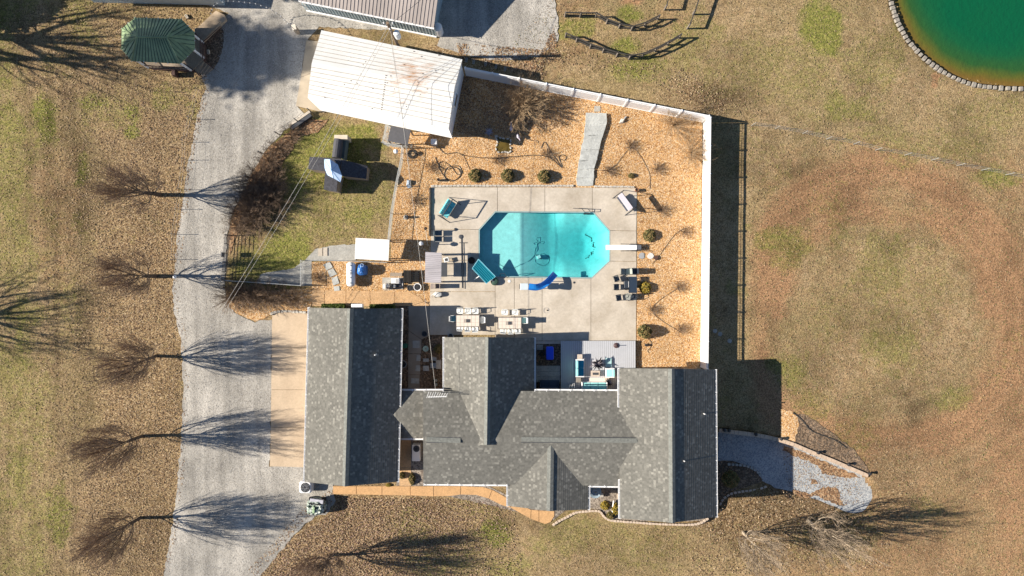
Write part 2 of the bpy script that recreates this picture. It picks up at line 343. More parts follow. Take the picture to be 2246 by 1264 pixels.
for i,(u,v,a,b,s) in enumerate([(1800,55,45,60,1),(1822,85,22,30,.9),(1779,30,26,26,.8),(1375,32,26,20,.9),(1370,100,28,18,.9),(1260,60,45,30,.7),(1400,150,60,26,.7),(1500,100,55,60,.4),(1650,150,120,60,.35),(1870,235,60,30,.6),(1920,140,80,60,.4),(1760,190,60,50,.35),(1780,150,70,80,.3),
 (790,480,40,30,.7),(700,470,90,70,.5),(700,350,110,80,.8),(760,300,90,36,.8),(640,300,60,40,.7),(620,560,70,60,.9),(570,600,60,50,.7),(800,420,90,60,.45),
 (95,250,26,50,.9),(110,290,16,30,.9),(205,222,36,20,.8),(288,250,18,22,.8),(290,290,14,14,.9),(370,215,40,26,.6),(240,250,70,40,.4),(20,290,40,90,.6),(180,380,14,36,.8),(20,400,40,120,.55),(30,560,50,90,.45),(60,690,60,22,.5),(15,800,40,60,.5),(60,850,60,60,.4),(40,1050,26,60,.6),(130,1130,30,60,.7),(70,1180,40,50,.4),(60,960,70,60,.35),(150,680,30,60,.35),(430,240,20,30,.5),
 (1083,1165,30,30,1),(1100,1180,24,20,.8),(900,1160,50,40,.45),(1050,1105,60,30,.35),(960,1230,80,40,.45),(1110,1250,50,30,.5),(1240,1180,70,50,.4),(1400,1200,90,50,.3),
 (1690,520,60,26,.6),(1740,540,40,30,.6),(1725,575,30,30,.5),(1930,590,60,80,.4),(1950,760,60,60,.45),(2090,870,50,36,.5),(1740,820,40,44,.6),(1700,800,30,20,.6),(2190,385,60,22,.7),(2180,400,40,20,.5),(2000,640,90,140,.25),(1830,700,60,80,.22),(1780,880,60,40,.4),(1860,960,50,50,.3),(1550,900,60,60,.2),(2170,250,90,60,.3),(2060,330,120,40,.35),(1930,300,90,30,.3),(1830,1180,100,50,.3),(2030,1120,40,30,.3),(1370,560,20,50,0)]):
    green=np.maximum(green,s*blob(u,v,a,b,.7,1.5,i+10))
# broad faint green mottling, stronger left of the drive
mott=np.clip((fbm(GX,GY,6,90)-.5)*3.2,0,1)*np.clip((fbm(GX,GY,1.6,91)-.38)*4,0,1)
green=np.maximum(green,mott*np.where(PU<220,.6,.38))
for i,(u,v,a,b,s) in enumerate([(320,640,120,420,.7),(320,1000,120,300,.7),(270,1150,110,160,.55),(330,330,110,130,.45),(820,1150,230,110,.95),(700,1250,150,90,1),(1640,1130,130,60,.95),(1760,1180,160,60,.7),(1540,215,90,36,.8),(1130,120,120,40,.8),(1010,110,70,30,.8),(540,650,80,50,.8),(560,430,60,160,.7),(300,90,160,60,.5),(130,120,160,110,.5),(1480,1190,130,40,.35),(1950,1050,80,90,.5),(1900,1150,120,50,.5)]):
    litter=np.maximum(litter,s*blob(u,v,a,b,.6,.9,i+50))
rq=np.sqrt(((PU-1935)/1.1)**2+((PV-690)/1.08)**2); ring=np.exp(-((rq-275+wob(5,90,71))/52)**2)+.55*np.exp(-((rq-205+wob(3,60,72))/26)**2)*(PV<700)
bare=np.maximum(bare,ring*1.15*np.clip((PU-1632)/40,0,1)); bare=np.maximum(bare,(.16+.3*np.clip((rq-235)/60,0,1))*np.clip((PU-1640)/100,0,1)*np.clip((PV-300)/80,0,1)); 
for i,(u,v,a,b,s) in enumerate([(2230,1000,90,320,.85),(2000,1220,200,60,.6),(1470,30,40,40,.3),(1800,35,16,12,1),(1385,2,22,9,1),(2052,168,9,9,1.5),(2050,184,6,8,1.3),(120,480,60,160,.3),(1960,400,240,60,.5),(1250,70,60,80,.35)]):
    bare=np.maximum(bare,s*blob(u,v,a,b,.8,1.0,i+120))
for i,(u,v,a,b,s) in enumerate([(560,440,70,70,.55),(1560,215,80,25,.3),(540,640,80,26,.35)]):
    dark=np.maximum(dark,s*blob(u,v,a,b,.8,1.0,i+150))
dark=dark+np.clip((fbm(GX,GY,7,401)-.5)*1.5,0,.4)+np.clip((fbm(GX,GY,2.2,402)-.5)*1.3,0,.35)
stk=(vnoise(GX,GY*.03,.55,403)*.6+vnoise(GX+GY*.02,GY*.05,1.3,404)*.4); dark=dark+np.clip((stk-.42)*1.5,0,.5)*np.clip((230-PU)/60,0,1); green=np.maximum(green,np.clip((vnoise(GX,GY*.08,1.9,405)*.6+fbm(GX,GY,2,407)*.4-.42)*2.4,0,.7)*np.clip((150-PU)/60,0,1))
rr_=np.sqrt(((PU-1935)/1.12)**2+(PV-690)**2)/S; dark=dark+(.16*(.5+.5*np.sin(rr_*4.2+2*fbm(GX,GY,3,406)))*(PU>1640)*np.clip((rr_-5)/3,0,1)*np.clip((19-rr_)/3,0,1))
dark=np.clip(dark,0,1)
GZ=np.zeros_like(GX)-.02+ (fbm(GX,GY,3,301)-.5)*.05
de=[(p.x,p.y) for p in PP(DRIVE_E)]
def distpoly(x,y,poly):
    d=np.full(x.shape,1e9); n=len(poly)
    for i in range(n):
        ax,ay=poly[i];bx,by=poly[(i+1)%n]; dx,dy=bx-ax,by-ay; t=np.clip(((x-ax)*dx+(y-ay)*dy)/(dx*dx+dy*dy+1e-9),0,1)
        d=np.minimum(d,np.hypot(x-ax-t*dx,y-ay-t*dy))
    ins=inpoly(x,y,poly); return np.where(ins,-d,d)
dd=distpoly(GX,GY,de)
south=(GY<P(1575,1030).y-(GX-19)*.12)   # south side slopes away, north side is retained by the wall
GZ=np.where(dd<.12,ZE-.06,np.where(south,np.minimum(GZ,np.where(dd<3,ZE-.06+(dd-.1)*.29,GZ)),GZ))
pp=[(p.x,p.y) for p in PP(PONDS)]; dp=distpoly(GX,GY,pp); GZ=np.where(dp<.1,-3.2,GZ)
po=[(p.x,p.y) for p in PP(POOL)]; dq=distpoly(GX,GY,po); GZ=np.where(dq<.45,-3.2,GZ)
nx,ny=len(gxs),len(gys)
me=bpy.data.meshes.new('ground'); co=np.stack([GX,GY,GZ],-1).reshape(-1,3)
idx=np.arange(nx*ny).reshape(ny,nx); q=np.stack([idx[:-1,:-1],idx[:-1,1:],idx[1:,1:],idx[1:,:-1]],-1).reshape(-1,4)
me.vertices.add(len(co)); me.vertices.foreach_set('co',co.astype(np.float32).ravel()); me.loops.add(q.size); me.loops.foreach_set('vertex_index',q.astype(np.int32).ravel()); me.polygons.add(len(q))
me.polygons.foreach_set('loop_start',np.arange(0,q.size,4,dtype=np.int32)); me.polygons.foreach_set('loop_total',np.full(len(q),4,dtype=np.int32)); me.update(calc_edges=True)
at=me.color_attributes.new('cover','FLOAT_COLOR','POINT'); at.data.foreach_set('color',np.stack([green,litter,bare,dark],-1).astype(np.float32).ravel())
def lawnmat():
    m=bpy.data.materials.new('winter_lawn'); m.use_nodes=True; n=m.node_tree; b=n.nodes['Principled BSDF']; L=n.links.new
    b.inputs['Roughness'].default_value=1; b.inputs['Specular IOR Level'].default_value=.1
    g=nd(n,'ShaderNodeNewGeometry'); a=nd(n,'ShaderNodeVertexColor'); a.layer_name='cover'; sp=nd(n,'ShaderNodeSeparateColor'); L(a.outputs[0],sp.inputs[0])
    def noise(sc,det=6,ro=.65,vec=None):
        t=nd(n,'ShaderNodeTexNoise'); t.inputs['Scale'].default_value=sc; t.inputs['Detail'].default_value=det; t.inputs['Roughness'].default_value=ro; L(vec or g.outputs['Position'],t.inputs['Vector']); return t.outputs[0]
    def mr(x,a0,a1,b0=0,b1=1):
        t=nd(n,'ShaderNodeMapRange'); t.inputs[1].default_value=a0; t.inputs[2].default_value=a1; t.inputs[3].default_value=b0; t.inputs[4].default_value=b1; L(x,t.inputs[0]); return t.outputs[0]
    def math_(op,x,y):
        t=nd(n,'ShaderNodeMath',operation=op); 
        for i,k in enumerate((x,y)):
            if isinstance(k,(int,float)): t.inputs[i].default_value=k
            else: L(k,t.inputs[i])
        return t.outputs[0]
    def mix(f,c1,c2):
        t=nd(n,'ShaderNodeMix',data_type='RGBA'); L(f,t.inputs[0])
        for i,k in((6,c1),(7,c2)):
            if isinstance(k,tuple): t.inputs[i].default_value=(*k,1)
            else: L(k,t.inputs[i])
        return t.outputs[2]
    base=mix(mr(noise(.35,9),.35,.65),(.345,.24,.13),(.215,.15,.078))
    base=mix(mr(noise(1.3,8),.4,.62),base,(.34,.25,.145))
    base=mix(mr(noise(.12,6),.4,.6,0,.45),base,(.20,.165,.07))
    def thr(ch,sc,sharp):
        nz=mr(noise(sc,9,.75),.25,.75,-.5,.5); x=math_('ADD',ch,nz); return mr(x,.5-sharp,.5+sharp)
    br=mix(thr(sp.outputs[2],1.2,.45),base,(.315,.185,.10))
    vo=nd(n,'ShaderNodeTexVoronoi'); vo.inputs['Scale'].default_value=13; L(g.outputs['Position'],vo.inputs['Vector']); vs=nd(n,'ShaderNodeSeparateColor'); L(vo.outputs['Color'],vs.inputs[0])
    leaf=nd(n,'ShaderNodeValToRGB'); leaf.color_ramp.interpolation='CONSTANT'; e=leaf.color_ramp.elements; e[0].color=(.15,.095,.05,1); e[1].position=.2; e[1].color=(.31,.215,.115,1)
    for p_,c_ in((.42,(.19,.12,.065)),(.6,(.38,.28,.16)),(.8,(.23,.15,.08)),(.93,(.46,.36,.24))): x=e.new(p_); x.color=(*c_,1)
    L(vs.outputs[0],leaf.inputs[0])
    lt=mix(thr(sp.outputs[1],2.2,.3),br,leaf.outputs[0])
    gcol=mix(mr(noise(3,6),.35,.65),(.125,.14,.032),(.245,.225,.065))
    gr=mix(thr(sp.outputs[0],2.0,.38),lt,gcol)
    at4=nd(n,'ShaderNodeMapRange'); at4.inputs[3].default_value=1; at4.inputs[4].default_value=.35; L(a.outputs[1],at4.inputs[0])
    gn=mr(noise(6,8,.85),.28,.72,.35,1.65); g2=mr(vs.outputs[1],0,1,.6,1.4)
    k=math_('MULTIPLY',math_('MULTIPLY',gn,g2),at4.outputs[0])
    vm=nd(n,'ShaderNodeVectorMath',operation='SCALE'); L(gr,vm.inputs[0]); L(k,vm.inputs['Scale']); L(vm.outputs[0],b.inputs['Base Color'])
    bp=nd(n,'ShaderNodeBump'); bp.inputs['Distance'].default_value=.06; bp.inputs['Strength'].default_value=.7; L(noise(10,5,.7),bp.inputs['Height']); L(bp.outputs[0],b.inputs['Normal'])
    return m
LAWN=lawnmat(); me.materials.append(LAWN); gr=bpy.data.objects.new('ground',me); COL.objects.link(gr); gr['kind']='structure'; gr['label']='winter lawn of tan dormant grass with green patches and fallen leaves'
# ---------------- driveway, beds, paths ----------------
DRIVE=[(440,160),(452,195),(441,225),(430,262),(424,300),(418,330),(411,360),(408,395),(403,430),(397,470),(389,520),(385,560),(382,600),(379,640),(381,680),(392,720),(398,760),(401,800),(401,850),(400,900),(397,950),(394,1000),(389,1050),(385,1090),(380,1140),(370,1200),(358,1264),(350,1330),
 (560,1330),(570,1264),(610,1215),(640,1180),(668,1150),(690,1133),(715,1128),(738,1098),(731,1085),(731,1066),(700,1050),(700,1020),(592,1022),(594,900),(597,700),(560,706),(520,690),(497,660),(494,620),(496,560),(498,520),(510,470),(533,420),(560,370),(590,322),(630,282),(668,250),(652,234),(672,90),(700,60),(970,70),(960,100),(1015,120),(1100,135),(1180,125),(1225,90),(1222,30),(1210,-40),(1210,-250),(400,-250),(420,-40),(445,5),(500,30),(482,60),(486,100),(470,150)]
sheet('driveway',rough(DRIVE,2.2,9,4),.014,GRAVEL,label='pale gravel driveway running down the left side')
BED_MAIN=[(1012,150),(1540,262),(1536,800),(1540,820),(1400,820),(1394,800),(1396,746),(1398,413),(945,409),(944,640),(944,668),(684,668),(684,575),(770,572),(858,572),(858,525),(868,420),(886,352),(842,310),(850,280),(990,300)]
sheet('stone_chip_bed',BED_MAIN,.018,MULCH,label='orange brown stone chip bed round the pool deck')
sheet('leaf_bed',rough([(500,655),(560,640),(684,632),(684,668),(676,690),(597,690),(560,704),(525,692),(505,675)],2,8,6),.0195,MULCH,label='orange chip strip above the garage apron')
sheet('shaded_verge',rough([(558,372),(592,322),(640,285),(668,262),(720,262),(700,290),(655,300),(640,330),(615,370),(600,420),(560,470),(520,520),(505,560),(500,520),(512,470),(535,420)],2.5,8,7),.021,BEDLEAF,label='leafy verge along the driveway fence')
# garage beds, courtyards, front beds
sheet('front_bed',rough([(1215,1140),(1240,1120),(1300,1115),(1320,1122),(1340,1140),(1420,1143),(1540,1143),(1575,1120),(1575,1050),(1290,1050),(1110,1050),(1110,1085),(1070,1066),(930,1066),(930,960),(870,960),(870,1066),(880,1066)],1,8,8),.017,FIREGR,label='mulched planting bed along the front of the house')
sheet('courtyard_bed',[(876,662),(976,662),(976,870),(876,870)],.0205,DMULCH,label='planted courtyard between garage and house')
sheet('patio_under_deck',[(1085,728),(1232,728),(1232,870),(1165,870),(1085,780)],.0225,DMULCH,label='dark mulch corner beside the deck')
sheet('far_bed',rough([(1740,905),(1770,912),(1820,945),(1870,985),(1900,1020),(1908,1042),(1850,1022),(1790,996),(1742,978),(1735,940)],2,7,9),.02,DMULCH,label='dark mulch bed beyond the retaining wall')
sheet('bed_chips_east',rough([(1712,898),(1745,905),(1752,930),(1742,972),(1712,962)],2,6,10),.024,MULCH,label='orange chips at the end of the side yard')
DEP=[(p[0],p[1]) for p in DRIVE_E]
sheet('lower_driveway',rough([(u,v) for u,v in DEP],1.0,10,12),ZE,BGRAV,label='blue grey gravel lower driveway',zp=ZE)
for k,q_ in enumerate([[(1718,976),(1760,992),(1830,1022),(1890,1048),(1860,1050),(1805,1040),(1790,1018),(1750,1003),(1718,988)],[(1779,1050),(1792,1053),(1793,1062),(1780,1063)],[(1805,1068),(1838,1072),(1842,1094),(1850,1110),(1830,1104),(1800,1092),(1778,1082)],[(1735,1074),(1760,1079),(1785,1086),(1770,1094),(1740,1086)]]):
    sheet('leaf_drift' ,rough(q_,2.2,5,20+k),ZE+.012+.004*k,BEDLEAF,label='drift of brown leaves on the lower driveway',zp=ZE)
sheet('planting_island',rough([(1572,1010),(1610,1012),(1650,1025),(1672,1052),(1650,1068),(1600,1080),(1572,1100)],1.2,6,13),ZE+.03,DMULCH,label='dark planted island beside the right wing',zp=ZE)
sheet('verge_gravel',rough([(846,268),(858,280),(850,305),(905,318),(905,326),(850,322),(838,312)],1,5,14),.026,GCONC,label='grey gravel edging by the small shed')
sheet('side_path',rough([(684,628),(560,622),(575,600),(640,590),(668,572),(690,548),(730,538),(780,536),(780,572),(684,572)],1.2,6,15),.023,GCONC,label='grey gravel path at the side gate')
# slabs: separate pieces
def slabs(name,quads,m,z0=-.1,z1=.05,gap=.02,label=None,kind='structure',zp=0.0):
    root=thing(name,label,None,(0,0,0)); del_=[]
    if 'category' in root: del root['category']
    root['kind']=kind
    for q in quads:
        pts=[(p.x,p.y) for p in PP(q,zp)]
        MB().prism(inset(pts,gap),z0,z1).build('slab',m,root)
    return root
slabs('pool_deck',[[(945,411),(1091,411),(1091,464),(1086,464),(1050,504),(945,503)],[(1091,411),(1195,411),(1195,464.5),(1091,464)],[(1195,411),(1299,412),(1299,465),(1195,464.5)],
 [(1299,412),(1397,413),(1396,507),(1338,506),(1302,465),(1299,465)],[(1338,506),(1396,507),(1396,574),(1338,573)],[(1338,573),(1396,574),(1395,748),(1296,748),(1296,611),(1298,611)],
 [(1189,609.7),(1296,611),(1296,748),(1189,748)],[(1128,609),(1189,609.7),(1189,748),(1128,748)],[(1086,608),(1128,609),(1128,748),(1086,748)],
 [(945,503),(1050,504),(1050,571),(1030,571),(944,571)],[(944,571),(1050,571),(1086,608),(1086,640),(943,640)],[(943,640),(1086,640),(1086,735),(942,735)],[(1086,748),(1232,748),(1232,755),(1086,755)]],CONC,gap=.018,label='pale concrete pool deck poured in large slabs')
slabs('garage_apron',[[(597,686),(690,686),(690,763),(596,763)],[(596,763),(690,763),(690,855),(595,855)],[(595,855),(690,855),(690,938),(594,938)],[(594,938),(690,938),(690,1026),(592,1023)]],CONC2,gap=.015,label='tan concrete apron in front of the garage')
slabs('barn_apron',[[(672,88),(720,94),(712,150),(660,170)],[(660,170),(712,150),(712,248),(649,233)]],mat('apron_tan',(.42,.35,.26),.9,.2,.6),gap=.012,label='concrete apron at the left end of the white barn')
slabs('north_walk',[[(684,636),(712,636),(712,672),(684,672)],[(712,636),(759,637),(759,672),(712,672)],[(759,637),(812,638),(812,672),(759,672)],[(812,638),(866,639),(866,672),(812,672)],[(866,639),(900,640),(922,652),(930,662),(900,672),(866,672)],[(930,662),(942,668),(942,672),(900,672)]],WALKM,gap=.025,label='tan walkway slabs behind the garage')
slabs('front_walk',[[(730,1066),(782,1066),(782,1085),(731,1084)],[(782,1066),(838,1066),(838,1086),(782,1085)],[(838,1066),(900,1066),(900,1087),(838,1086)],[(900,1066),(951,1066),(951,1089),(900,1087)],[(951,1066),(1010,1066),(1010,1085),(990,1088),(951,1089)],[(1010,1066),(1060,1068),(1080,1074),(1072,1094),(1045,1086),(1010,1085)],[(1080,1074),(1100,1085),(1120,1096),(1120,1114),(1100,1108),(1072,1094)],[(1120,1096),(1165,1118),(1164,1138),(1120,1114)],[(1165,1118),(1182,1119),(1182,1145),(1164,1138)],[(1182,1119),(1216,1121),(1216,1132),(1208,1145),(1196,1150),(1182,1145)]],mat('orange_tan_walk',(.52,.31,.145),.9,.1,.9,fine=.12,fscale=11),gap=.022,label='curving orange tan concrete walk along the front')
slabs('breezeway_walk',[[(876,965),(902,965),(902,1026),(876,1026)],[(876,1026),(902,1026),(902,1066),(876,1066)]],WALKM,gap=.02,label='narrow walk between garage and house')
slabs('courtyard_walk',[[(896,671),(943,671),(943,737),(925,745),(896,725)],[(896,725),(925,745),(924,776),(895,776)],[(895,776),(922,776),(922,822),(895,822)],[(895,822),(921,822),(921,852),(895,852)]],mat('courtyard_concrete',(.30,.26,.21),.9,.2,.6),gap=.02,z1=.06,label='concrete courtyard walk between garage and house')
# stepping stones and stone walk
for nm,lb,qs,mm in[('stepping_path','three grey pavers stepping across the chips near the tank',[[(709,580),(724,574),(731,587),(716,594)],[(718,594),(731,588),(740,602),(724,609)],[(727,610),(740,605),(745,622),(731,627)],[(731,628),(745,627),(746,638),(733,639)]],PSTONE),
 ('courtyard_pavers','square pavers laid in the courtyard bed',[[(905,747),(921,747),(921,764),(905,764)],[(914,779),(923,779),(923,792),(913,792)],[(912,801),(922,801),(922,815),(911,814)],[(902,829),(920,830),(919,842),(901,841)],[(928,786),(941,786),(941,794),(928,794)],[(945,782),(958,784),(958,792),(945,791)],[(928,802),(941,802),(942,814),(928,814)],[(944,796),(958,796),(958,808),(944,808)]],PSTONE),
 ('yard_slabs','two concrete slabs in the gravel path by the white shed',[[(698,545),(708,544),(708,562),(698,562)],[(709,544),(719,543),(719,562),(709,562)]],CONC)]:
    r_=thing(nm,lb,'stepping stones',(0,0,0))
    for q_ in qs:
        MB().prism(inset([(p.x,p.y) for p in PP(q_)],.02),-.02,.09).build('paver',mm,r_)
r_=thing('stone_walk','grey stamped stone walk with steps from the pool deck to the fence','walkway',(0,0,0))
lft=[(1285,249),(1283,275),(1280,300),(1274,330),(1269,355),(1267,372),(1264,391),(1265,408)]; rgt=[(1330,250),(1330,272),(1322,297),(1313,330),(1308,352),(1303,372),(1302,391),(1300,408)]
zz=[.30,.30,.28,.28,.28,.20,.13]
for k in range(7):
    q_=rough([lft[k],rgt[k],rgt[k+1],lft[k+1]],.8,6,60+k); MB().prism([(p.x,p.y) for p in PP(q_)],-.02,zz[k]+.002*k).build('stone_slab',PSTONE,r_)
r_=thing('entry_paver','small worn paver at the fence end of the stone walk','paver',tuple(P(1309,240)))
MB().prism(inset([(p.x,p.y) for p in PP([(1303,232),(1317,233),(1317,246),(1302,246)])],.02),0,.06).build('paver',GCONC,r_)
# ---------------- pool ----------------
POOLD={}
def pool():
    r_=thing('swimming_pool','octagonal in ground pool with turquoise water and pale shallow end','pool',tuple(P(1194,537)))
    pts=[(p.x,p.y) for p in PP(POOL)]
    if sum(pts[i][0]*pts[(i+1)%8][1]-pts[(i+1)%8][0]*pts[i][1] for i in range(8))<0: pts=pts[::-1]
    liner=mat('pool_liner',(.44,.70,.68),.5,.13,2.6); n=8  # colour noise in the liner paints in rippled caustic light on the floor
    xs=P(1145,0).x; x2=P(1205,0).x; x3=P(1250,0).x; x4=P(1285,0).x
    gx=np.linspace(P(1050,0).x-.05,P(1338,0).x+.05,72); gy=np.linspace(P(0,611).y-.05,P(0,464).y+.05,38)
    X,Y=np.meshgrid(gx,gy); ymid=P(0,537).y
    dw=distpoly(X,Y,pts)
    dep=np.where(X<xs,-.62,-.62-.06-(X-xs)*.28); dep=np.where(X>x2,-.68-(x2-xs)*.28-(X-x2)*.12,dep); 
    up=np.clip((-dw)/2.2,0,1); k_=np.clip((X-x2)/1.6,0,1); tgt=-.95+(dep+.95)*up; dep=dep+(tgt-dep)*k_*k_*(3-2*k_)
    dep=np.where((X>x3)&(X<x3+1.9)&(np.abs(Y-ymid)<1.5),np.minimum(dep,-1.45),dep)
    POOLD['f']=(gx,gy,dep); mb=MB(); vs=[(x,y,z) for x,y,z in zip(X.ravel(),Y.ravel(),dep.ravel())]; w_=len(gx)
    mb.add(vs,[(j*w_+i,j*w_+i+1,(j+1)*w_+i+1,(j+1)*w_+i) for j in range(len(gy)-1) for i in range(w_-1)]); mb.build('pool_floor',liner,r_,smooth=True)
    mb=MB()
    for i in range(n):
        a,b=pts[i],pts[(i+1)%n]; mb.poly([(a[0],a[1],-2.2),(b[0],b[1],-2.2),(b[0],b[1],.02),(a[0],a[1],.02)])
    mb.build('pool_wall',mat('pool_wall_liner',(.15,.42,.45),.5),r_)
    ins=inset(pts,.004); mb=MB()
    cop=inset(pts,.09)
    for i in range(n):
        a,b=Vector(pts[i]),Vector(pts[(i+1)%n]); c,d_=cop[(i+1)%n],cop[i]
        mb.hexa([(a.x,a.y,.02),(b.x,b.y,.02),(c.x,c.y,.02),(d_.x,d_.y,.02)],[(a.x,a.y,.058),(b.x,b.y,.058),(c.x,c.y,.058),(d_.x,d_.y,.058)])
    mb.build('coping',mat('pool_coping',(.30,.42,.42),.5),r_)
    m=bpy.data.materials.new('pool_water'); m.use_nodes=True; t=m.node_tree; t.nodes.remove(t.nodes['Principled BSDF']); out=t.nodes['Material Output']; L=t.links.new
    tr=nd(t,'ShaderNodeBsdfTransparent'); gl=nd(t,'ShaderNodeBsdfGlossy'); gl.inputs['Roughness'].default_value=.04; mx=nd(t,'ShaderNodeMixShader'); fr=nd(t,'ShaderNodeFresnel'); fr.inputs[0].default_value=1.33
    g=nd(t,'ShaderNodeNewGeometry'); no=nd(t,'ShaderNodeTexNoise'); no.inputs['Scale'].default_value=3; no.inputs['Detail'].default_value=4; L(g.outputs['Position'],no.inputs['Vector']); bp=nd(t,'ShaderNodeBump'); bp.inputs['Distance'].default_value=.05; L(no.outputs[0],bp.inputs['Height']); L(bp.outputs[0],gl.inputs['Normal']); L(bp.outputs[0],fr.inputs['Normal'])
    mx.inputs[0].default_value=.035; L(tr.outputs[0],mx.inputs[1]); L(gl.outputs[0],mx.inputs[2]); L(mx.outputs[0],out.inputs['Surface'])
    va=nd(t,'ShaderNodeVolumeAbsorption'); va.inputs['Color'].default_value=(.0,.76,.80,1); va.inputs['Density'].default_value=.5; L(va.outputs[0],out.inputs['Volume'])
    MB().prism(ins,-2.1,-.12).build('water',m,r_)
    # stain and hose on the floor live with the pool
    mb=MB(); st=[(1291,515),(1296,522),(1300,532),(1302,545),(1301,556),(1298,566),(1294,568),(1297,556),(1298,545),(1295,530)]
    # dark leaf debris on the floor
    return r_
pool()
# pond
r_=thing('pond','green farm pond with orange muddy shallows and stone rim','pond',tuple(P(2140,60)))
mb=MB(); cen=P(2290,20); ringpts=PP(PONDS); pv=[]; NP=len(ringpts); rows=[0,.02,.05,.09,.14,.2,.28,.38,.5,.7,.98]
for t_ in rows: pv+=[p.lerp(cen,t_) for p in ringpts]
mb.add([(p.x,p.y,-.22) for p in pv],[(a*NP+i,a*NP+(i+1)%NP,(a+1)*NP+(i+1)%NP,(a+1)*NP+i) for a in range(len(rows)-1) for i in range(NP)]+[tuple((len(rows)-1)*NP+i for i in range(NP))])
wm=bpy.data.materials.new('pond_water'); wm.use_nodes=True; t=wm.node_tree; b=t.nodes['Principled BSDF']; b.inputs['Roughness'].default_value=.1; b.inputs['Specular IOR Level'].default_value=.4; g0=nd(t,'ShaderNodeNewGeometry'); rp=nd(t,'ShaderNodeTexNoise'); rp.inputs['Scale'].default_value=2.2; rp.inputs['Detail'].default_value=5; t.links.new(g0.outputs['Position'],rp.inputs['Vector']); rb=nd(t,'ShaderNodeBump'); rb.inputs['Distance'].default_value=.06; t.links.new(rp.outputs[0],rb.inputs['Height']); t.links.new(rb.outputs[0],b.inputs['Normal'])
ac=nd(t,'ShaderNodeVertexColor'); ac.layer_name='depth'; cr=nd(t,'ShaderNodeValToRGB'); e=cr.color_ramp.elements; e[0].color=(.18,.11,.03,1); e[1].position=1; e[1].color=(.003,.085,.035,1)
for p_,c_ in((.1,(.15,.095,.02)),(.24,(.09,.10,.018)),(.42,(.025,.085,.022)),(.7,(.008,.088,.032))): x=e.new(p_); x.color=(*c_,1)
no=nd(t,'ShaderNodeTexNoise'); g=nd(t,'ShaderNodeNewGeometry'); no.inputs['Scale'].default_value=.35; t.links.new(g.outputs['Position'],no.inputs['Vector'])
ad=nd(t,'ShaderNodeMath',operation='MULTIPLY_ADD'); ad.inputs[1].default_value=.25; t.links.new(no.outputs[0],ad.inputs[0]); t.links.new(ac.outputs[0],ad.inputs[2]); sb=nd(t,'ShaderNodeMath',operation='SUBTRACT'); sb.inputs[1].default_value=.13; t.links.new(ad.outputs[0],sb.inputs[0]); t.links.new(sb.outputs[0],cr.inputs[0]); t.links.new(cr.outputs[0],b.inputs['Base Color'])
o=mb.build('water_surface',wm,r_); ca=o.data.color_attributes.new('depth','FLOAT_COLOR','POINT'); vals=[]
for p in pv:
    dmin=min((p-q).length for q in ringpts); k=min(1,dmin/4.2); vals+=[k,k,k,1]
ca.data.foreach_set('color',vals)
mb=MB(); 
for i in range(NP):
    a,b_=ringpts[i],ringpts[(i+1)%NP]; mb.poly([(a.x,a.y,-3),(b_.x,b_.y,-3),(b_.x,b_.y,.05),(a.x,a.y,.05)])
mb.build('bank',DSOIL,r_)
stm=MB().rbox((0,0,0),(.375,.36,.3),.06); sm=meshof(stm,'stone',mat('rim_stone',(.27,.245,.21),.9,.3,4,fine=.2,bump=.03)); sl=0; rn=random.Random(5)
line=smoothpoly([(1948,-30),(1957,10),(1969,46),(1988,82),(2009,108),(2041,138),(2076,161),(2118,180),(2168,190),(2250,194),(2300,194)],12,False); L_=PP(line)
acc=0; last=L_[0]
for a,b_ in zip(L_[:-1],L_[1:]):
    if (b_-last).length>=.37:
        an=math.atan2(b_.y-last.y,b_.x-last.x); nr=Vector((math.sin(an),-math.cos(an),0)); c=(b_+last)/2+Vector((-nr.x,-nr.y,0))*0
        piece('stone',sm,r_,(c.x+nr.x*.1,c.y+nr.y*.1,.05+rn.uniform(-.04,.03)),an+rn.uniform(-.1,.1),(rn.uniform(.85,1.03),rn.uniform(.75,1.3),1)); last=b_
# ---------------- buildings ----------------
ROOFM=shingle('grey_shingle',(.125,.122,.11),(.215,.208,.185))
CAPM=mat('ridge_cap_shingle',(.17,.175,.16),.95,.15,5,fine=.15,fscale=6)
def wallring(name,poly,z0,z1,m,parent,th=.18):
    """four separate wall slabs as one wall mesh"""
    mb=MB(); pts=[Vector((p[0],p[1],0)) for p in poly]
    a=sum(pts[i].x*pts[(i+1)%len(pts)].y-pts[(i+1)%len(pts)].x*pts[i].y for i in range(len(pts)))
    if a<0: pts=pts[::-1]
    ins=inset([(p.x,p.y) for p in pts],th); n=len(pts)
    for i in range(n):
        c,d=ins[(i+1)%n],ins[i]; mb.hexa([(pts[i].x,pts[i].y,z0),(pts[(i+1)%n].x,pts[(i+1)%n].y,z0),(c.x,c.y,z0),(d.x,d.y,z0)],[(pts[i].x,pts[i].y,z1),(pts[(i+1)%n].x,pts[(i+1)%n].y,z1),(c.x,c.y,z1),(d.x,d.y,z1)])
    return mb.build(name,m,parent)
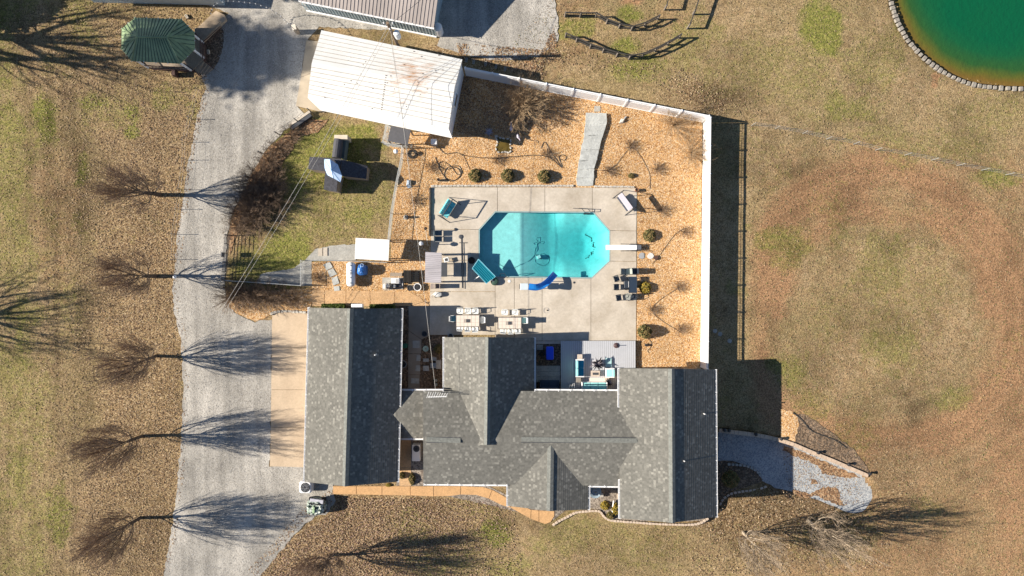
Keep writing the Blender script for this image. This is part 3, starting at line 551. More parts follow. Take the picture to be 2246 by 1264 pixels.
def gutter(parent,a,b,side,br=True):
    """white gutter along eave a->b, side = outward unit vector; brackets joined"""
    mb=MB(); a=Vector(a);b=Vector(b); o_=Vector((side[0],side[1],0)); L_=(b-a).length; t=(b-a)/L_
    p=[a+o_*.02,b+o_*.02,b+o_*.13,a+o_*.13]; lo=Vector((0,0,-.11)); up=Vector((0,0,-.01))
    mb.hexa([q+lo for q in p],[q+lo+Vector((0,0,.015)) for q in p])
    p2=[a+o_*.11,b+o_*.11,b+o_*.135,a+o_*.135]; mb.hexa([q+lo for q in p2],[q+up for q in p2])
    p3=[a+o_*.005,b+o_*.005,b+o_*.025,a+o_*.025]; mb.hexa([q+lo for q in p3],[q+up for q in p3])
    if br:
        k=int(L_/.92)
        for i in range(k+1):
            c=a+t*(L_*i/max(1,k)); q=[c-t*.025-o_*.1,c+t*.025-o_*.1,c+t*.025+o_*.14,c-t*.025+o_*.14]
            mb.hexa([x+Vector((0,0,.0)) for x in q],[x+Vector((0,0,.022)) for x in q])
    return mb.build('gutter',WHITE,parent)
def gable(parent,name,r0,r1,l0,l1,e0,e1,m=None,pitch=.2,step=.008,cap=True,capw=.3,caph=.045):
    """ridge r0-r1, left eave l0-l1, right eave e0-e1 (same order)"""
    m=m or ROOFM; mb=MB(); mb.slope(r0,r1,l1,l0,pitch,step); mb.slope(r0,r1,e1,e0,pitch,step); o=mb.build(name,m,parent,uv=True)
    if cap:
        t=(r1-r0).normalized(); nl=(l0-r0)-(l0-r0).dot(t)*t; nl.normalize(); nr=(e0-r0)-(e0-r0).dot(t)*t; nr.normalize(); up=Vector((0,0,caph))
        c=MB(); a=r0+up;b=r1+up
        for q in(nl,nr):
            c.hexa([r0+up*.2,r1+up*.2,r1+q*capw+up*.2,r0+q*capw+up*.2],[a+Vector((0,0,.02)),b+Vector((0,0,.02)),b+q*capw+up*.6,a+q*capw+up*.6])
        c.build('ridge_cap',CAPM,o)
    return o
house=thing('house','long ranch house with four joined grey shingle gable roofs and white gutters','house',tuple(P(1240,970)))
# garage wing
gr0,gr1=P(768,677,5.2),P(757,1067,5.2); gl0,gl1=P(678,675,2.98),P(668,1057,2.98); ge0,ge1=P(881,677,2.98),P(872,1057,2.98)
o=gable(house,'garage_roof',gr0,gr1,gl0,gl1,ge0,ge1,step=.016); gutter(house,ge0,ge1,(1,-.02)); gutter(house,gl0,gl1,(-1,0))
# right wing
wr0,wr1=P(1473,809,6.42),P(1475,1147,6.42); wl0,wl1=P(1358,808,4.2),P(1360,1137,4.2); we0,we1=P(1569,811,4.2),P(1571,1134,4.2)
gable(house,'wing_roof',wr0,wr1,wl0,wl1,we0,we1,step=.016); gutter(house,we0,we1,(1,0)); gutter(house,wl0,P(1358,893,4.2),(-1,0)); gutter(house,P(1359.5,1052,4.2),wl1,(-1,0))
# main
mr0,mr1=P(928,963,4.95),P(1425,967,4.95); mn0,mn1=P(928,858,3.7),P(1425,858,3.7); ms0,ms1=P(929,1061,3.7),P(1425,1067,3.7)
gable(house,'main_roof',mr0,mr1,mn0,mn1,ms0,ms1,cap=False); gutter(house,P(1173,857,3.7),P(1355,858,3.7),(0,1)); gutter(house,P(930,1062,3.7),P(1112,1063.5,3.7),(0,-1)); gutter(house,P(1294,1066,3.7),P(1358,1067,3.7),(0,-1)); gutter(house,P(930,857,3.7),P(972,857,3.7),(0,1))
for a,b in((935,1010),(1143,1398)):
    A,B=P(a,964,4.99),P(b,967,4.99); mb=MB()
    for s_ in(1,-1):
        mb.hexa([A+Vector((0,0,-.03)),B+Vector((0,0,-.03)),B+Vector((0,s_*.2,-.09)),A+Vector((0,s_*.2,-.09))],[A+Vector((0,0,.045)),B+Vector((0,0,.045)),B+Vector((0,s_*.2,-.01)),A+Vector((0,s_*.2,-.01))])
    vt=mb.build('ridge_vent',CAPM,house)
    for s_ in(1,-1): MB().box(((A.x+B.x)/2,(A.y+B.y)/2+s_*.215,4.915),(abs(B.x-A.x),.04,.05)).build('vent_lip',DGREY,vt)
# connector
cr0,cr1=P(858,910,3.25),P(932,910,3.25); gable(house,'breezeway_roof',cr0,cr1,P(858,858,2.35),P(932,858,2.35),P(858,961,2.35),P(932,961,2.35),cap=False)
gutter(house,P(880,857,2.35),P(930,857,2.35),(0,1)); gutter(house,P(876,962,2.35),P(928,962,2.35),(0,-1))
# centre gable
kr0,kr1=P(1071,740,5.3),P(1068,976,5.3); kl0,kl1=P(974,740,2.85),P(974,976,2.85); ke0,ke1=P(1172,741,2.85),P(1172,976,2.85)
gable(house,'den_roof',kr0,kr1,kl0,kl1,ke0,ke1,step=.003); gutter(house,P(1172,741,2.85),P(1172,860,2.85),(1,0)); gutter(house,P(974,740,2.85),P(974,858,2.85),(-1,0))
# entry gable
er0,er1=P(1208,976,4.75),P(1206,1121,4.75); el0,el1=P(1114,976,3.5),P(1114,1110,3.5); ee0,ee1=P(1291,976,3.5),P(1291,1118,3.5)
gable(house,'entry_roof',er0,er1,el0,el1,ee0,ee1); gutter(house,P(1114,1064,3.5),el1,(-1,0)); gutter(house,P(1291,1067,3.5),ee1,(1,0))
# walls
def rectw(a,b,c,d,z0,ze,zp,name='wall',m=BRICK):
    q=inset([(x.x,x.y) for x in(a,b,c,d)],.42); wallring(name,[(p.x,p.y) for p in q],z0,ze-.02,m,house)
    return q
def gablewall(r,l,e,ze,y_in,name='gable_wall'):
    mb=MB(); mb.hexa([(l.x+.42,l.y+y_in,ze-.15),(e.x-.42,e.y+y_in,ze-.15),(r.x,r.y+y_in,r.z-.2)],[(l.x+.42,l.y+y_in+.12,ze-.15),(e.x-.42,e.y+y_in+.12,ze-.15),(r.x,r.y+y_in+.12,r.z-.2)]); mb.build(name,SIDE,house)
rectw(gl0,ge0,ge1,gl1,0,3.04,0); rectw(wl0,we0,we1,wl1,-1.2,4.2,0); rectw(kl0,ke0,ke1,kl1,0,2.85,0); rectw(mn0,mn1,ms1,ms0,0,3.7,0); rectw(el0,ee0,ee1,el1,0,3.5,0)
q=inset([(x.x,x.y) for x in(P(872,860,2.3),P(935,860,2.3),P(935,960,2.3),P(872,960,2.3))],.2); wallring('wall',[(p.x,p.y) for p in q],0,2.3,SIDE,house)
for r_,l_,e_,ze,s_ in((gr0,gl0,ge0,3.04,-.42),(gr1,gl1,ge1,3.04,.3),(wr0,wl0,we0,4.2,-.42),(wr1,wl1,we1,4.2,.3),(kr0,kl0,ke0,2.85,-.42),(kr1,kl1,ke1,3.6,.05),(er1,el1,ee1,3.5,.3)): gablewall(r_,l_,e_,ze,s_)
# windows and garage doors on walls a step to the side would show
for (c,w_,h_,ang) in [((P(1123+447,880).x*.935,0,0),1,1,0)]: pass
def window(c,w_,h_,along,parent=house,name='window'):
    sx=(w_,.08,h_) if along=='x' else(.08,w_,h_); f=MB().box(c,sx).build(name,WHITE,parent)
    for k in(-1,1):
        cc=(c[0]+(k*w_*.24 if along=='x' else 0),c[1]+(0 if along=='x' else k*w_*.24),c[2]); s2=(w_*.42,.1,h_*.86) if along=='x' else(.1,w_*.42,h_*.86)
        MB().box(cc,s2).build('pane',mat('window_glass',(.03,.04,.05),.05,0),f)
for v in(765,805,840): window((P(1172-9,v,1.4).x-.0,P(1172,v,1.4).y,1.5),1.1,1.2,'y')
for v in(850,920,1000,1080): window((we0.x-.42+.05,P(1571,v,2).y,2.2),1.2,1.3,'y')
for u in(1230,1290): window((P(u,0,1.5).x,mn0.y-.38,1.4),1.4,1.8,'x',name='patio_door')
for v in(725,809,897,982):
    d_=MB().box((gl0.x+.38-(v-675)*.0005,P(0,v,1.2).y,1.15),(.08,2.7,2.2)).build('garage_door',WHITE,house)
# vents, antenna parts of the house
for u,v,z,h_ in((824,778,4.35,.45),(1543,907,4.75,.4),(1499,1010,5.7,.35)):
    b=P(u,v,z); mb=MB().tube([b+Vector((0,0,-.4)),b+Vector((0,0,h_))],.05,8); mb.build('vent_pipe',WHITE,house)
# ---- antenna ----
ab=P(955,862,4.0); an=thing('tv_antenna','white rooftop television antenna with rod elements at the courtyard roof corner','antenna',tuple(ab))
mb=MB().tube([ab,ab+Vector((0,0,1.3))],.03,6); mb.build('mast',GREY,an); a0=ab+Vector((-.5,-.15,1.3)); a1=ab+Vector((1.1,-.1,1.35)); MB().tube([a0,a1],.03,6).build('boom',WHITE,an)
for k in range(9):
    c=a0.lerp(a1,k/8); l=.45-.02*k; MB().tube([c+Vector((-.1,-l*.2,0)),c+Vector((.1,l,0))],.016,4).build('rod',WHITE,an)
# ---------------- white barn ----------------
barn=thing('white_barn','large white metal roofed barn with rust streaks above the swimming pool yard','barn',tuple(P(860,190)))
ze,zr=4.0,4.7
def rustroof():
    m=mat('rusty_white_roof',(.68,.68,.66),.5,.1,.35); m=bpy.data.materials['rusty_white_roof']; n=m.node_tree; L=n.links.new; b=n.nodes['Principled BSDF']; old=b.inputs['Base Color'].links[0].from_socket
    g=nd(n,'ShaderNodeNewGeometry'); mp=nd(n,'ShaderNodeMapping'); mp.inputs['Rotation'].default_value=(0,0,R(12)); mp.inputs['Scale'].default_value=(.9,3.6,1); L(g.outputs['Position'],mp.inputs[0])
    no=nd(n,'ShaderNodeTexNoise'); no.inputs['Scale'].default_value=.9; no.inputs['Detail'].default_value=10; no.inputs['Roughness'].default_value=.75; L(mp.outputs[0],no.inputs['Vector'])
    c=P(905,165,4.5); vm=nd(n,'ShaderNodeVectorMath',operation='DISTANCE'); vm.inputs[1].default_value=c; L(g.outputs['Position'],vm.inputs[0])
    mr=nd(n,'ShaderNodeMapRange'); mr.inputs[1].default_value=6.0; mr.inputs[2].default_value=.3; mr.inputs[3].default_value=-.2; mr.inputs[4].default_value=.16; L(vm.outputs['Value'],mr.inputs[0])
    ad=nd(n,'ShaderNodeMath',operation='ADD'); L(no.outputs[0],ad.inputs[0]); L(mr.outputs[0],ad.inputs[1]); m2=nd(n,'ShaderNodeMapRange'); m2.inputs[1].default_value=.56; m2.inputs[2].default_value=.8; L(ad.outputs[0],m2.inputs[0])
    mx=nd(n,'ShaderNodeMix',data_type='RGBA'); mx.inputs[7].default_value=(.42,.2,.07,1); L(old,mx.inputs[6]); L(m2.outputs[0],mx.inputs[0]); L(mx.outputs[2],b.inputs['Base Color']); return m
RR=rustroof()
br0,br1=P(684,138,zr),P(997,192,zr); bn0,bn1=P(705,67,ze),P(1014,131,ze); bs0,bs1=P(675,215,ze),P(984,283,ze)
mb=MB(); mb.slope(br0,br1,bn1,bn0,.34,.03); mb.slope(br0,br1,bs1,bs0,.34,.03); bo=mb.build('roof',RR,barn)
SEAM=mat('grimy_seam',(.40,.37,.33),.7,.3,1.5)
for side0,side1 in((bn0,bn1),(bs0,bs1)):
    nn=8
    for k in range(1,nn):
        f0=br0.lerp(side0,k/nn); f1=br1.lerp(side1,k/nn); dv=(side0-br0).normalized()*.022; q=[f0-dv,f1-dv,f1+dv,f0+dv]
        MB().hexa([x+Vector((0,0,-.01)) for x in q],[x+Vector((0,0,.05)) for x in q]).build('seam',SEAM,bo)
mb=MB(); mb.slope(bs0+Vector((0,0,-.08)),bs1+Vector((0,0,-.08)),P(992,303,3.6),P(703,242,3.6),.3,.014); mb.build('awning_roof',WMET,barn)
rn=random.Random(3); spm=meshof(MB().box((0,0,0),(.09,.06,.02)),'rust_fastener',mat('rust',(.07,.035,.02),.9))
for k in range(46):
    t=rn.random(); s_=rn.random()
    if k<16: t=.5+rn.uniform(-.006,.006); s_=k/16
    c=br0.lerp(br1,.08+.86*t if k>=16 else .52); 
    e_=bs0.lerp(bs1,.5)-br0.lerp(br1,.5); f_=bn0.lerp(bn1,.5)-br0.lerp(br1,.5)
    c=c+(e_ if k%2 or k<16 else f_)*s_*.95+Vector((0,0,.03)); piece('rust_fastener',spm,bo,c,rn.uniform(-.3,0),(rn.uniform(.7,1.4),1,1))
gb=[(p.x,p.y) for p in(P(705,67,ze),P(1014,131,ze),P(984,283,ze),P(675,215,ze))]
wallring('wall',inset(gb,.12),0,ze-.05,SIDE,barn,.12)
for r_,a_,b_ in((br1,bn1,bs1),(br0,bn0,bs0)):
    ctr=(br0+br1)/2; k=.985; A,B,C=[ctr+(x-ctr)*k for x in(a_,b_,r_)]; off=(br1-br0).normalized()*(.04 if r_ is br1 else -.04)
    mb=MB(); mb.hexa([A+Vector((0,0,-.2)),B+Vector((0,0,-.2)),C+Vector((0,0,-.16))],[A-off+Vector((0,0,-.2)),B-off+Vector((0,0,-.2)),C-off+Vector((0,0,-.16))]); mb.build('gable_panel',SIDE,barn)
ax=(bs1-bn1).normalized(); wc=bn1.lerp(bs1,.52)-Vector((.10,.02,0)); wc.z=2.6
mb=MB().box(wc,(.1,1.2,.9),math.atan2(ax.y,ax.x)+math.pi/2); fr_=mb.build('window',WHITE,barn); MB().box(wc+Vector((.02,0,0)),(.1,1.02,.72),math.atan2(ax.y,ax.x)+math.pi/2).build('pane',mat('window_glass',(.03,.04,.05),.05,0),fr_)
# ---------------- grey building at the top ----------------
gb=thing('grey_outbuilding','long grey metal roofed building cut by the top edge of the photo','building',tuple(P(800,0)))
z1,z2,z3=2.6,2.3,.3
A0,A1=P(655,1,z1-.2),P(951,61,z1-.2)
back0,back1=A0+(A1-A0).normalized().cross(Vector((0,0,-1)))*7.5,A1+(A1-A0).normalized().cross(Vector((0,0,-1)))*7.5
GM=mat('aged_grey_metal_roof',(.33,.29,.27),.5,.22,.5,streak=(1,.25,1)); BM=mat('pale_blue_metal',(.42,.5,.53),.45,.1)
top0,top1=(back0+A0)/2+Vector((0,0,1.5)),(back1+A1)/2+Vector((0,0,1.5))
mb=MB(); mb.slope(top0,top1,A1,A0,9,.0); mb.slope(top0,top1,back1,back0,9,.0)
for s0,s1,e0,e1 in((top0,top1,A0,A1),(top0,top1,back0,back1)):
    n_=int((s1-s0).length/.33)
    for i in range(n_+1):
        a=s0.lerp(s1,i/n_); b=e0.lerp(e1,i/n_); t=(s1-s0).normalized()*.02; mb.hexa([a-t,a+t,b+t,b-t],[a-t+Vector((0,0,.045)),a+t+Vector((0,0,.045)),b+t+Vector((0,0,.045)),b-t+Vector((0,0,.045))])
mb.build('roof',GM,gb)
tt=(A1-A0).normalized(); oo=Vector((-tt.y,tt.x,0))*-1
if oo.y>0: oo=-oo
cw=MB(); Lw=(A1-A0).length; n_=int(Lw/.3)
for i in range(n_+1):
    c=A0+tt*(Lw*i/n_)-oo*.10; cw.box((c.x,c.y,(z1-.3)/2),(.09,.07,z1-.35),math.atan2(tt.y,tt.x))
cw.build('wall_corrugation',BM,gb)
kb=(A0+A1)/2-oo*.02; MB().box((kb.x,kb.y,.08),(Lw,.12,.16),math.atan2(tt.y,tt.x)).build('base_trim',WHITE,gb)
gutter(gb,A0,A1,(.19,-.98))
wallring('wall',inset([(p.x,p.y) for p in(A0,A1,back1,back0)],.15),0,z1-.35,mat('pale_metal_wall',(.34,.42,.46),.5,.08),gb)
# water tank
tc=P(963,72,0); tk=thing('water_tank','white plastic water tank at the corner of the grey outbuilding','tank',tuple(tc))
MB().lathe(tc,[(.42,0),(.42,1.35),(.38,1.45),(.2,1.58),(.2,1.62)],20).build('shell',WHITE,tk,smooth=False); MB().lathe(tc+Vector((0,0,1.62)),[(.2,0),(.21,.05),(.12,.07)],14).build('lid',WHITE,tk)
# shed at the top left
sh=thing('long_shed','pale metal roofed shed cut by the top edge above the green gazebo','shed',tuple(P(330,-10)))
a,b=P(166,-12,2.3),P(476,-5,2.3); up=Vector((-.03,1,0)); a2,b2=a+up*7+Vector((0,0,1.2)),b+up*7+Vector((0,0,1.2)); mb=MB(); mb.slope(a2,b2,b,a,5,0,.1); n_=int((b-a).length/.35)
for i in range(n_+1):
    p=a.lerp(b,i/n_); q=a2.lerp(b2,i/n_); t=Vector((.03,0,0)); mb.hexa([p-t,p+t,q+t,q-t],[k+Vector((0,0,.045)) for k in(p-t,p+t,q+t,q-t)])
mb.build('roof',mat('pale_shed_metal',(.5,.53,.55),.5,.12,.7),sh); wallring('wall',inset([(p.x,p.y) for p in(a,b,b2,a2)],.25),0,2.15,BM,sh); gutter(sh,a,b,(0,-1))
# ---------------- gazebo ----------------
gz=thing('gazebo','gazebo with a green standing seam metal roof beside the driveway','gazebo',tuple(P(355,95)))
GRN=mat('green_metal_roof',(.20,.28,.15),.45,.3,.9); SEAMG=mat('dark_green_seam',(.03,.07,.045),.5)
out=[(296,39),(398,42),(426,71),(427,108),(395,140),(289,134),(266,108),(267,63)]; O_=PP(out,3.1); ra,rb=P(300,81,4.6),P(366,82,4.6)
apex=[ra,rb,rb,rb,rb,ra,ra,ra]; mb=MB(); rib=MB(); hip=MB()
for i in range(8):
    p,q=O_[i],O_[(i+1)%8]; ap,aq=apex[i],apex[(i+1)%8]
    pts=[p,q,aq,ap] if ap is not aq else [p,q,ap]
    mb.hexa([k+Vector((0,0,-.06)) for k in pts],pts) if len(pts)==4 or True else None
    n_=max(2,int((q-p).length/.3)); e=(q-p).normalized(); nrm=(q-p).cross(ap-p).normalized(); nrm=nrm if nrm.z>0 else -nrm
    for k in range(1,n_):
        b0=p.lerp(q,k/n_)
        if ap is not aq: t0=ap.lerp(aq,k/n_)
        else:
            # seams run straight up the slope until they meet the hip
            m_=(p+q)/2; d_=(ap-m_); f=1-abs(k/n_-.5)*2; t0=b0+d_*f
        rib.hexa([b0-e*.018,b0+e*.018,t0+e*.018,t0-e*.018],[x+nrm*.045 for x in(b0-e*.018,b0+e*.018,t0+e*.018,t0-e*.018)])
    hip.tube([p+nrm*.03,ap+nrm*.03],.045,5)
    gl=MB(); 
ro=mb.build('roof',GRN,gz); rib.build('seam',SEAMG,ro); hip.tube([ra,rb],.07,6); hip.build('hip_cap',GRN,ro)
ctr=sum(O_,Vector())/8; dark=mat('dark_red_stain',(.07,.035,.03),.8,.2)
fl=[(ctr.x+(p.x-ctr.x)*.93,ctr.y+(p.y-ctr.y)*.93) for p in O_]; MB().prism(fl,.55,.65).build('floor',WOOD,gz); MB().prism([(ctr.x+(x-ctr.x)*.96,ctr.y+(y-ctr.y)*.96) for x,y in fl],0,.55).build('skirt',dark,gz)
for x,y in fl: MB().box((x*.98+ctr.x*.02,y*.98+ctr.y*.02,1.9),(.14,.14,2.5)).build('post',WHITE,gz)
for i in(2,4,5,6,7,0,1):
    if i==3: continue
    p,q=Vector((*fl[i],1.5)),Vector((*fl[(i+1)%8],1.5)); mb=MB().tube([p,q],.05,4)
    for k in range(1,12): c=p.lerp(q,k/12); mb.tube([c,c+Vector((0,0,-.8))],.02,3)
    mb.tube([p+Vector((0,0,-.8)),q+Vector((0,0,-.8))],.04,4); mb.build('railing',dark,gz)
brm=meshof(MB().box((0,0,0),(.07,.07,.05)),'gutter_bracket',WHITE)
for i in range(8):
    p,q=O_[i],O_[(i+1)%8]; m_=(p+q)/2-ctr; m_.z=0; m_.normalize(); n_=max(2,int((q-p).length/.9))
    for k in range(n_+1): piece('gutter_bracket',brm,gz,p.lerp(q,k/n_)+m_*.02)
T=P(389,165,0); mb=MB().box((T.x,T.y,.4),(.3,.5,.8)); mb.build('footing_post',dark,gz)
# deck, stairs and ramp beside gazebo
dk=thing('gazebo_deck','weathered wooden landing with steps and a tan ramp at the gazebo entrance','deck',tuple(P(440,110)))
MB().prism([(p.x,p.y) for p in PP([(428,62),(470,62),(485,48),(443,95),(443,122),(428,118)],.5)],.5,.6).build('landing',WOOD,dk)
MB().prism([(p.x,p.y) for p in PP([(428,66),(462,35),(474,24),(492,33),(496,44),(483,56),(444,93),(430,85)],.3)],.02,.35).build('ramp',CONC2,dk)
MB().prism([(p.x,p.y) for p in PP([(402,138),(428,112),(447,135),(432,157)],.55)],.4,.56).build('stair_landing',WOOD,dk)
for k in range(4):
    o_=k*6.2; q=[(428+o_,157+o_*.15),(444+o_,133+o_*.75),(448+o_,137+o_*.75),(434+o_,161+o_*.15)]
    MB().prism([(p.x,p.y) for p in PP(q,.4-.1*k)],0,.46-.11*k).build('step',WOOD,dk)
for pl in([(403,139),(432,160),(437,166)],[(446,133),(468,150)],[(444,94),(484,57)],[(444,94),(444,130)]):
    pts=[P(u,v,1.4) for u,v in pl]; mb=MB().tube(pts,.04,4)
    for a,b in zip(pts[:-1],pts[1:]):
        n_=max(2,int((b-a).length/.14))
        for k in range(n_+1): c=a.lerp(b,k/n_); mb.tube([c,c+Vector((0,0,-1.0))],.015,3)
    mb.build('railing',dark,dk)
# ---------------- small roofs ----------------
def shed(name,label,cat,px,z,m,drop,side,pitch=.3,step=.02,posts=True,wall=None,ribs=True):
    """px: four roof corners (high0, high1, low1, low0)"""
    q=[P(*px[0],z),P(*px[1],z),P(*px[2],z-drop),P(*px[3],z-drop)]; c=sum(q,Vector())/4; t=thing(name,label,cat,(c.x,c.y,0))
    mb=MB(); mb.slope(q[0],q[1],q[2],q[3],pitch,step,.08); mb.build('roof',m,t)
    if wall: wallring('wall',inset([(p.x,p.y) for p in q],.15),0,z-drop-.1,wall,t,.1)
    else:
        for p in q: p2=c.lerp(p,.93); MB().box((p2.x,p2.y,(z-drop)/2),(.1,.1,z-drop-.05)).build('post',WOOD,t)
    return t
shed('white_roof_shed','small shed with a ribbed white metal roof between yard and chips','shed',[(780,522),(854,526),(852,572),(778,568)],2.5,WMET,.25,'s',.32,.025)
shed('lean_shelter','small dark grey slatted roof shelter against the white barn','shelter',[(858,276),(901,285),(894,318),(850,309)],2.1,mat('dark_grey_shingle',(.09,.09,.1),.8,.15,4),.25,'s',.2,.02)
pv=shed('pool_pavilion','small poolside pavilion with a faded silvery corrugated metal roof','pavilion',[(969,555),(967,621),(932,620),(933,553)],2.35,mat('galvanised_roof',(.36,.34,.36),.5,.22,1.2,streak=(.3,2,1)),.12,'w',6,.01)
mb=MB()
for k in range(16):
    a=P(933,555+k*4.2,2.25);b=P(968.5,557+k*4.2,2.37); mb.tube([a,b],.03,4)
mb.build('corrugation',mat('galvanised_roof',(.36,.34,.36)),pv)
# frame extending from the pavilion whose shade falls by the pool
# storage cabinets under north eave
t=thing('wall_cabinet','small white box mounted under the top gable of the garage wing','box',tuple(P(784,672,2.4))); MB().rbox(P(784,671,2.2),(1.0,.35,.5),.04).build('housing',WHITE,t)
# ---------------- fences, poles, wires ----------------
fn=thing('vinyl_fence','tall white vinyl privacy fence along the top and right of the pool yard','fence',tuple(P(1543,268)))
LATT=WHITE
def fencerun(a,b,n,h=2.3):
    a=Vector(a);b=Vector(b); L_=(b-a).length; t=(b-a)/L_; an=math.atan2(t.y,t.x)
    pm=MB().box((0,0,h/2),(.14,.14,h)); pm.lathe((0,0,h),[(.11,0),(.11,.04),(.01,.1)],4); pme=meshof(pm,'post',WHITE)
    seg=L_/n; w=seg-.14
    pan=meshof(MB().box((0,0,.97),(w,.045,1.78)),'panel',WHITE)
    rl=MB().box((0,0,.09),(w,.09,.12)); rb=MB().box((0,0,1.88),(w,.08,.06)); rt=MB().box((0,0,2.24),(w,.09,.10))
    ra_=meshof(rb,'rail',WHITE); rt_=meshof(rt,'rail',WHITE); rl_=meshof(rl,'rail',WHITE)
    la=MB(); k=int(w/.15)
    for i in range(k): la.box((-w/2+(i+.5)*w/k,0,2.05),(.03,.02,.29))
    la.box((0,0,2.05),(w,.015,.02)); lam=meshof(la,'lattice',WHITE)
    for i in range(n+1):
        piece('post',pme,fn,a+t*seg*i,an)
    for i in range(n):
        c=a+t*seg*(i+.5)
        for m_,nm in((pan,'panel'),(ra_,'rail'),(rt_,'rail'),(rl_,'rail')): piece(nm,m_,fn,c,an)
        o=piece('lattice',lam,fn,c,an); o['kind']='stuff'
fencerun(P(1024,166),P(1540,268),9); fencerun(P(1543,272),P(1537,804),9)
# rail fences at the top
def railfence(label,pts,h,r=.07,cat='fence',posts=None,m=DWOOD,name='rail_fence',rails=(1.0,.45)):
    pts=[P(*p) for p in pts]; t=thing(name,label,cat,tuple(pts[0])); pmesh=meshof(MB().tube([(0,0,0),(0,0,h)],.085,7),'post',STONE if False else mat('grey_post',(.22,.19,.16),.9,.2))
    for p in pts: piece('post',pmesh,t,p)
    for a,b in zip(pts[:-1],pts[1:]):
        for f in rails:
            mb=MB(); d_=(b-a).normalized(); mb.box((a+b)/2+Vector((0,0,h*f-.07)),((b-a).length+.1,.09,.16),math.atan2(d_.y,d_.x)); mb.build('rail',m,t)
    return t
railfence('dark wooden rail fence curving below the gravel lot, upper of the two',[(1239,37),(1272,38),(1306,38),(1330,52),(1357,62),(1384,67),(1413,58),(1442,43)],1.05)
railfence('dark wooden rail fence curving above the white fence, lower of the two',[(1240,82),(1264,92),(1294,106),(1322,115),(1352,124),(1379,130),(1408,125),(1436,113),(1463,99),(1489,84)],1.05)
railfence('short dark rail fence cut by the top edge, left one of the pair',[(1457,22),(1464,-4),(1471,-40)],1.1,rails=(1,))
railfence('short dark rail fence cut by the top edge, right one of the pair',[(1507,63),(1519,32),(1530,-2),(1540,-40)],1.1,rails=(1,))
# wire field fence at right
wf=thing('wire_fence','thin wire field fence with slim steel posts crossing the right lawn','fence',tuple(P(1645,270)))
wp=[(1648,276),(1700,283),(1760,294),(1812,306),(1872,317),(1920,330),(1984,341),(2042,352),(2098,364),(2152,374),(2205,384),(2260,396)]; pm=meshof(MB().box((0,0,.6),(.04,.04,1.2)),'post',mat('pale_post',(.3,.3,.28),.7,.1))
for p in wp: piece('post',pm,wf,P(*p))
for z in(.4,.8,1.2): MB().tube([P(*p)+Vector((0,0,z)) for p in wp],.007,3).build('wire',GREY,wf)
# ground stubble line below it is in the lawn. driveway marker stakes with wire
stn=[(441,200,'beside the gazebo steps'),(424,263,'second down from the gazebo steps'),(411,313,'third down from the gazebo steps'),(411,352,'just above the topmost driveway tree'),(402,417,'level with the topmost driveway tree'),(397,460,'just below the topmost driveway tree'),(388,515,'midway between the two upper driveway trees'),(387,570,'just above the second driveway tree')]
sm_=None
for i,(u,v,lb) in enumerate(stn):
    if sm_ is None:
        sm_=thing('marker_stake','slim metal stake at the left driveway edge '+lb,'stake',tuple(P(u,v)),group='stakes along the left driveway edge')
        MB().tube([(0,0,0),(0,0,1.15)],.025,5).build('rod',DGREY,sm_,world=False); MB().box((0,0,1.12),(.07,.07,.1)).build('cap',DGREY,sm_,world=False)
    else: dup(sm_,tuple(P(u,v)),0,'slim metal stake at the left driveway edge '+lb)
# wire along stakes
mb=MB(); w_=thing('stake_wire','thin wire strung between the stakes on the left driveway edge','wire',tuple(P(411,352)))
for z in(.5,1.0): MB().tube([P(u,v)+Vector((0,0,z)) for u,v,_ in stn],.006,3).build('strand',GREY,w_)
# driveway fence on the right side of the drive
df=thing('yard_fence','low wire fence with dark posts curving along the right of the driveway','fence',tuple(P(600,322)))
dp_=[(683,246),(655,268),(613,296),(577,338),(548,390),(534,425),(515,470),(506,517)]; pm=meshof(MB().tube([(0,0,0),(0,0,1.3)],.05,6),'post',DGREY)
for p in dp_: piece('post',pm,df,P(*p))
for z in(.35,.8,1.25): MB().tube([P(*p)+Vector((0,0,z)) for p in dp_],.011,3).build('wire',DGREY,df)
# low wall by barn corner
lw=thing('concrete_curb','short pale concrete curb with dark plank by the barn apron','curb',tuple(P(660,262))); a,b=P(682,247),P(637,278); an=math.atan2((b-a).y,(b-a).x)
MB().box((a+b)/2+Vector((0,0,.2)),((b-a).length,.22,.4),an).build('wall',CONC,lw); MB().box((a+b)/2+Vector((.1,-.3,.2)),((b-a).length,.3,.36),an).build('plank',DGREY,lw)
# farm gate
gt=thing('farm_gate','tubular steel farm gate standing between driveway and side yard','gate',tuple(P(506,570)))
ga,gb_=P(506,517),P(498,614)
for z in(.25,.42,.6,.8,1.02,1.25): MB().tube([ga+Vector((0,0,z)),gb_+Vector((0,0,z))],.024,5).build('bar',DGREY,gt)
for f in(0,.2,.42,.62,.82,1): c=ga.lerp(gb_,f); MB().tube([c+Vector((0,0,.2)),c+Vector((0,0,1.3))],.026,5).build('upright',DGREY,gt)
sg=thing('gate_box','small dark box hung on the farm gate','box',tuple(P(499,560))); MB().rbox(P(499,560)+Vector((-.02,0,1.0)),(.12,.42,.5),.03).build('housing',DGREY,sg)
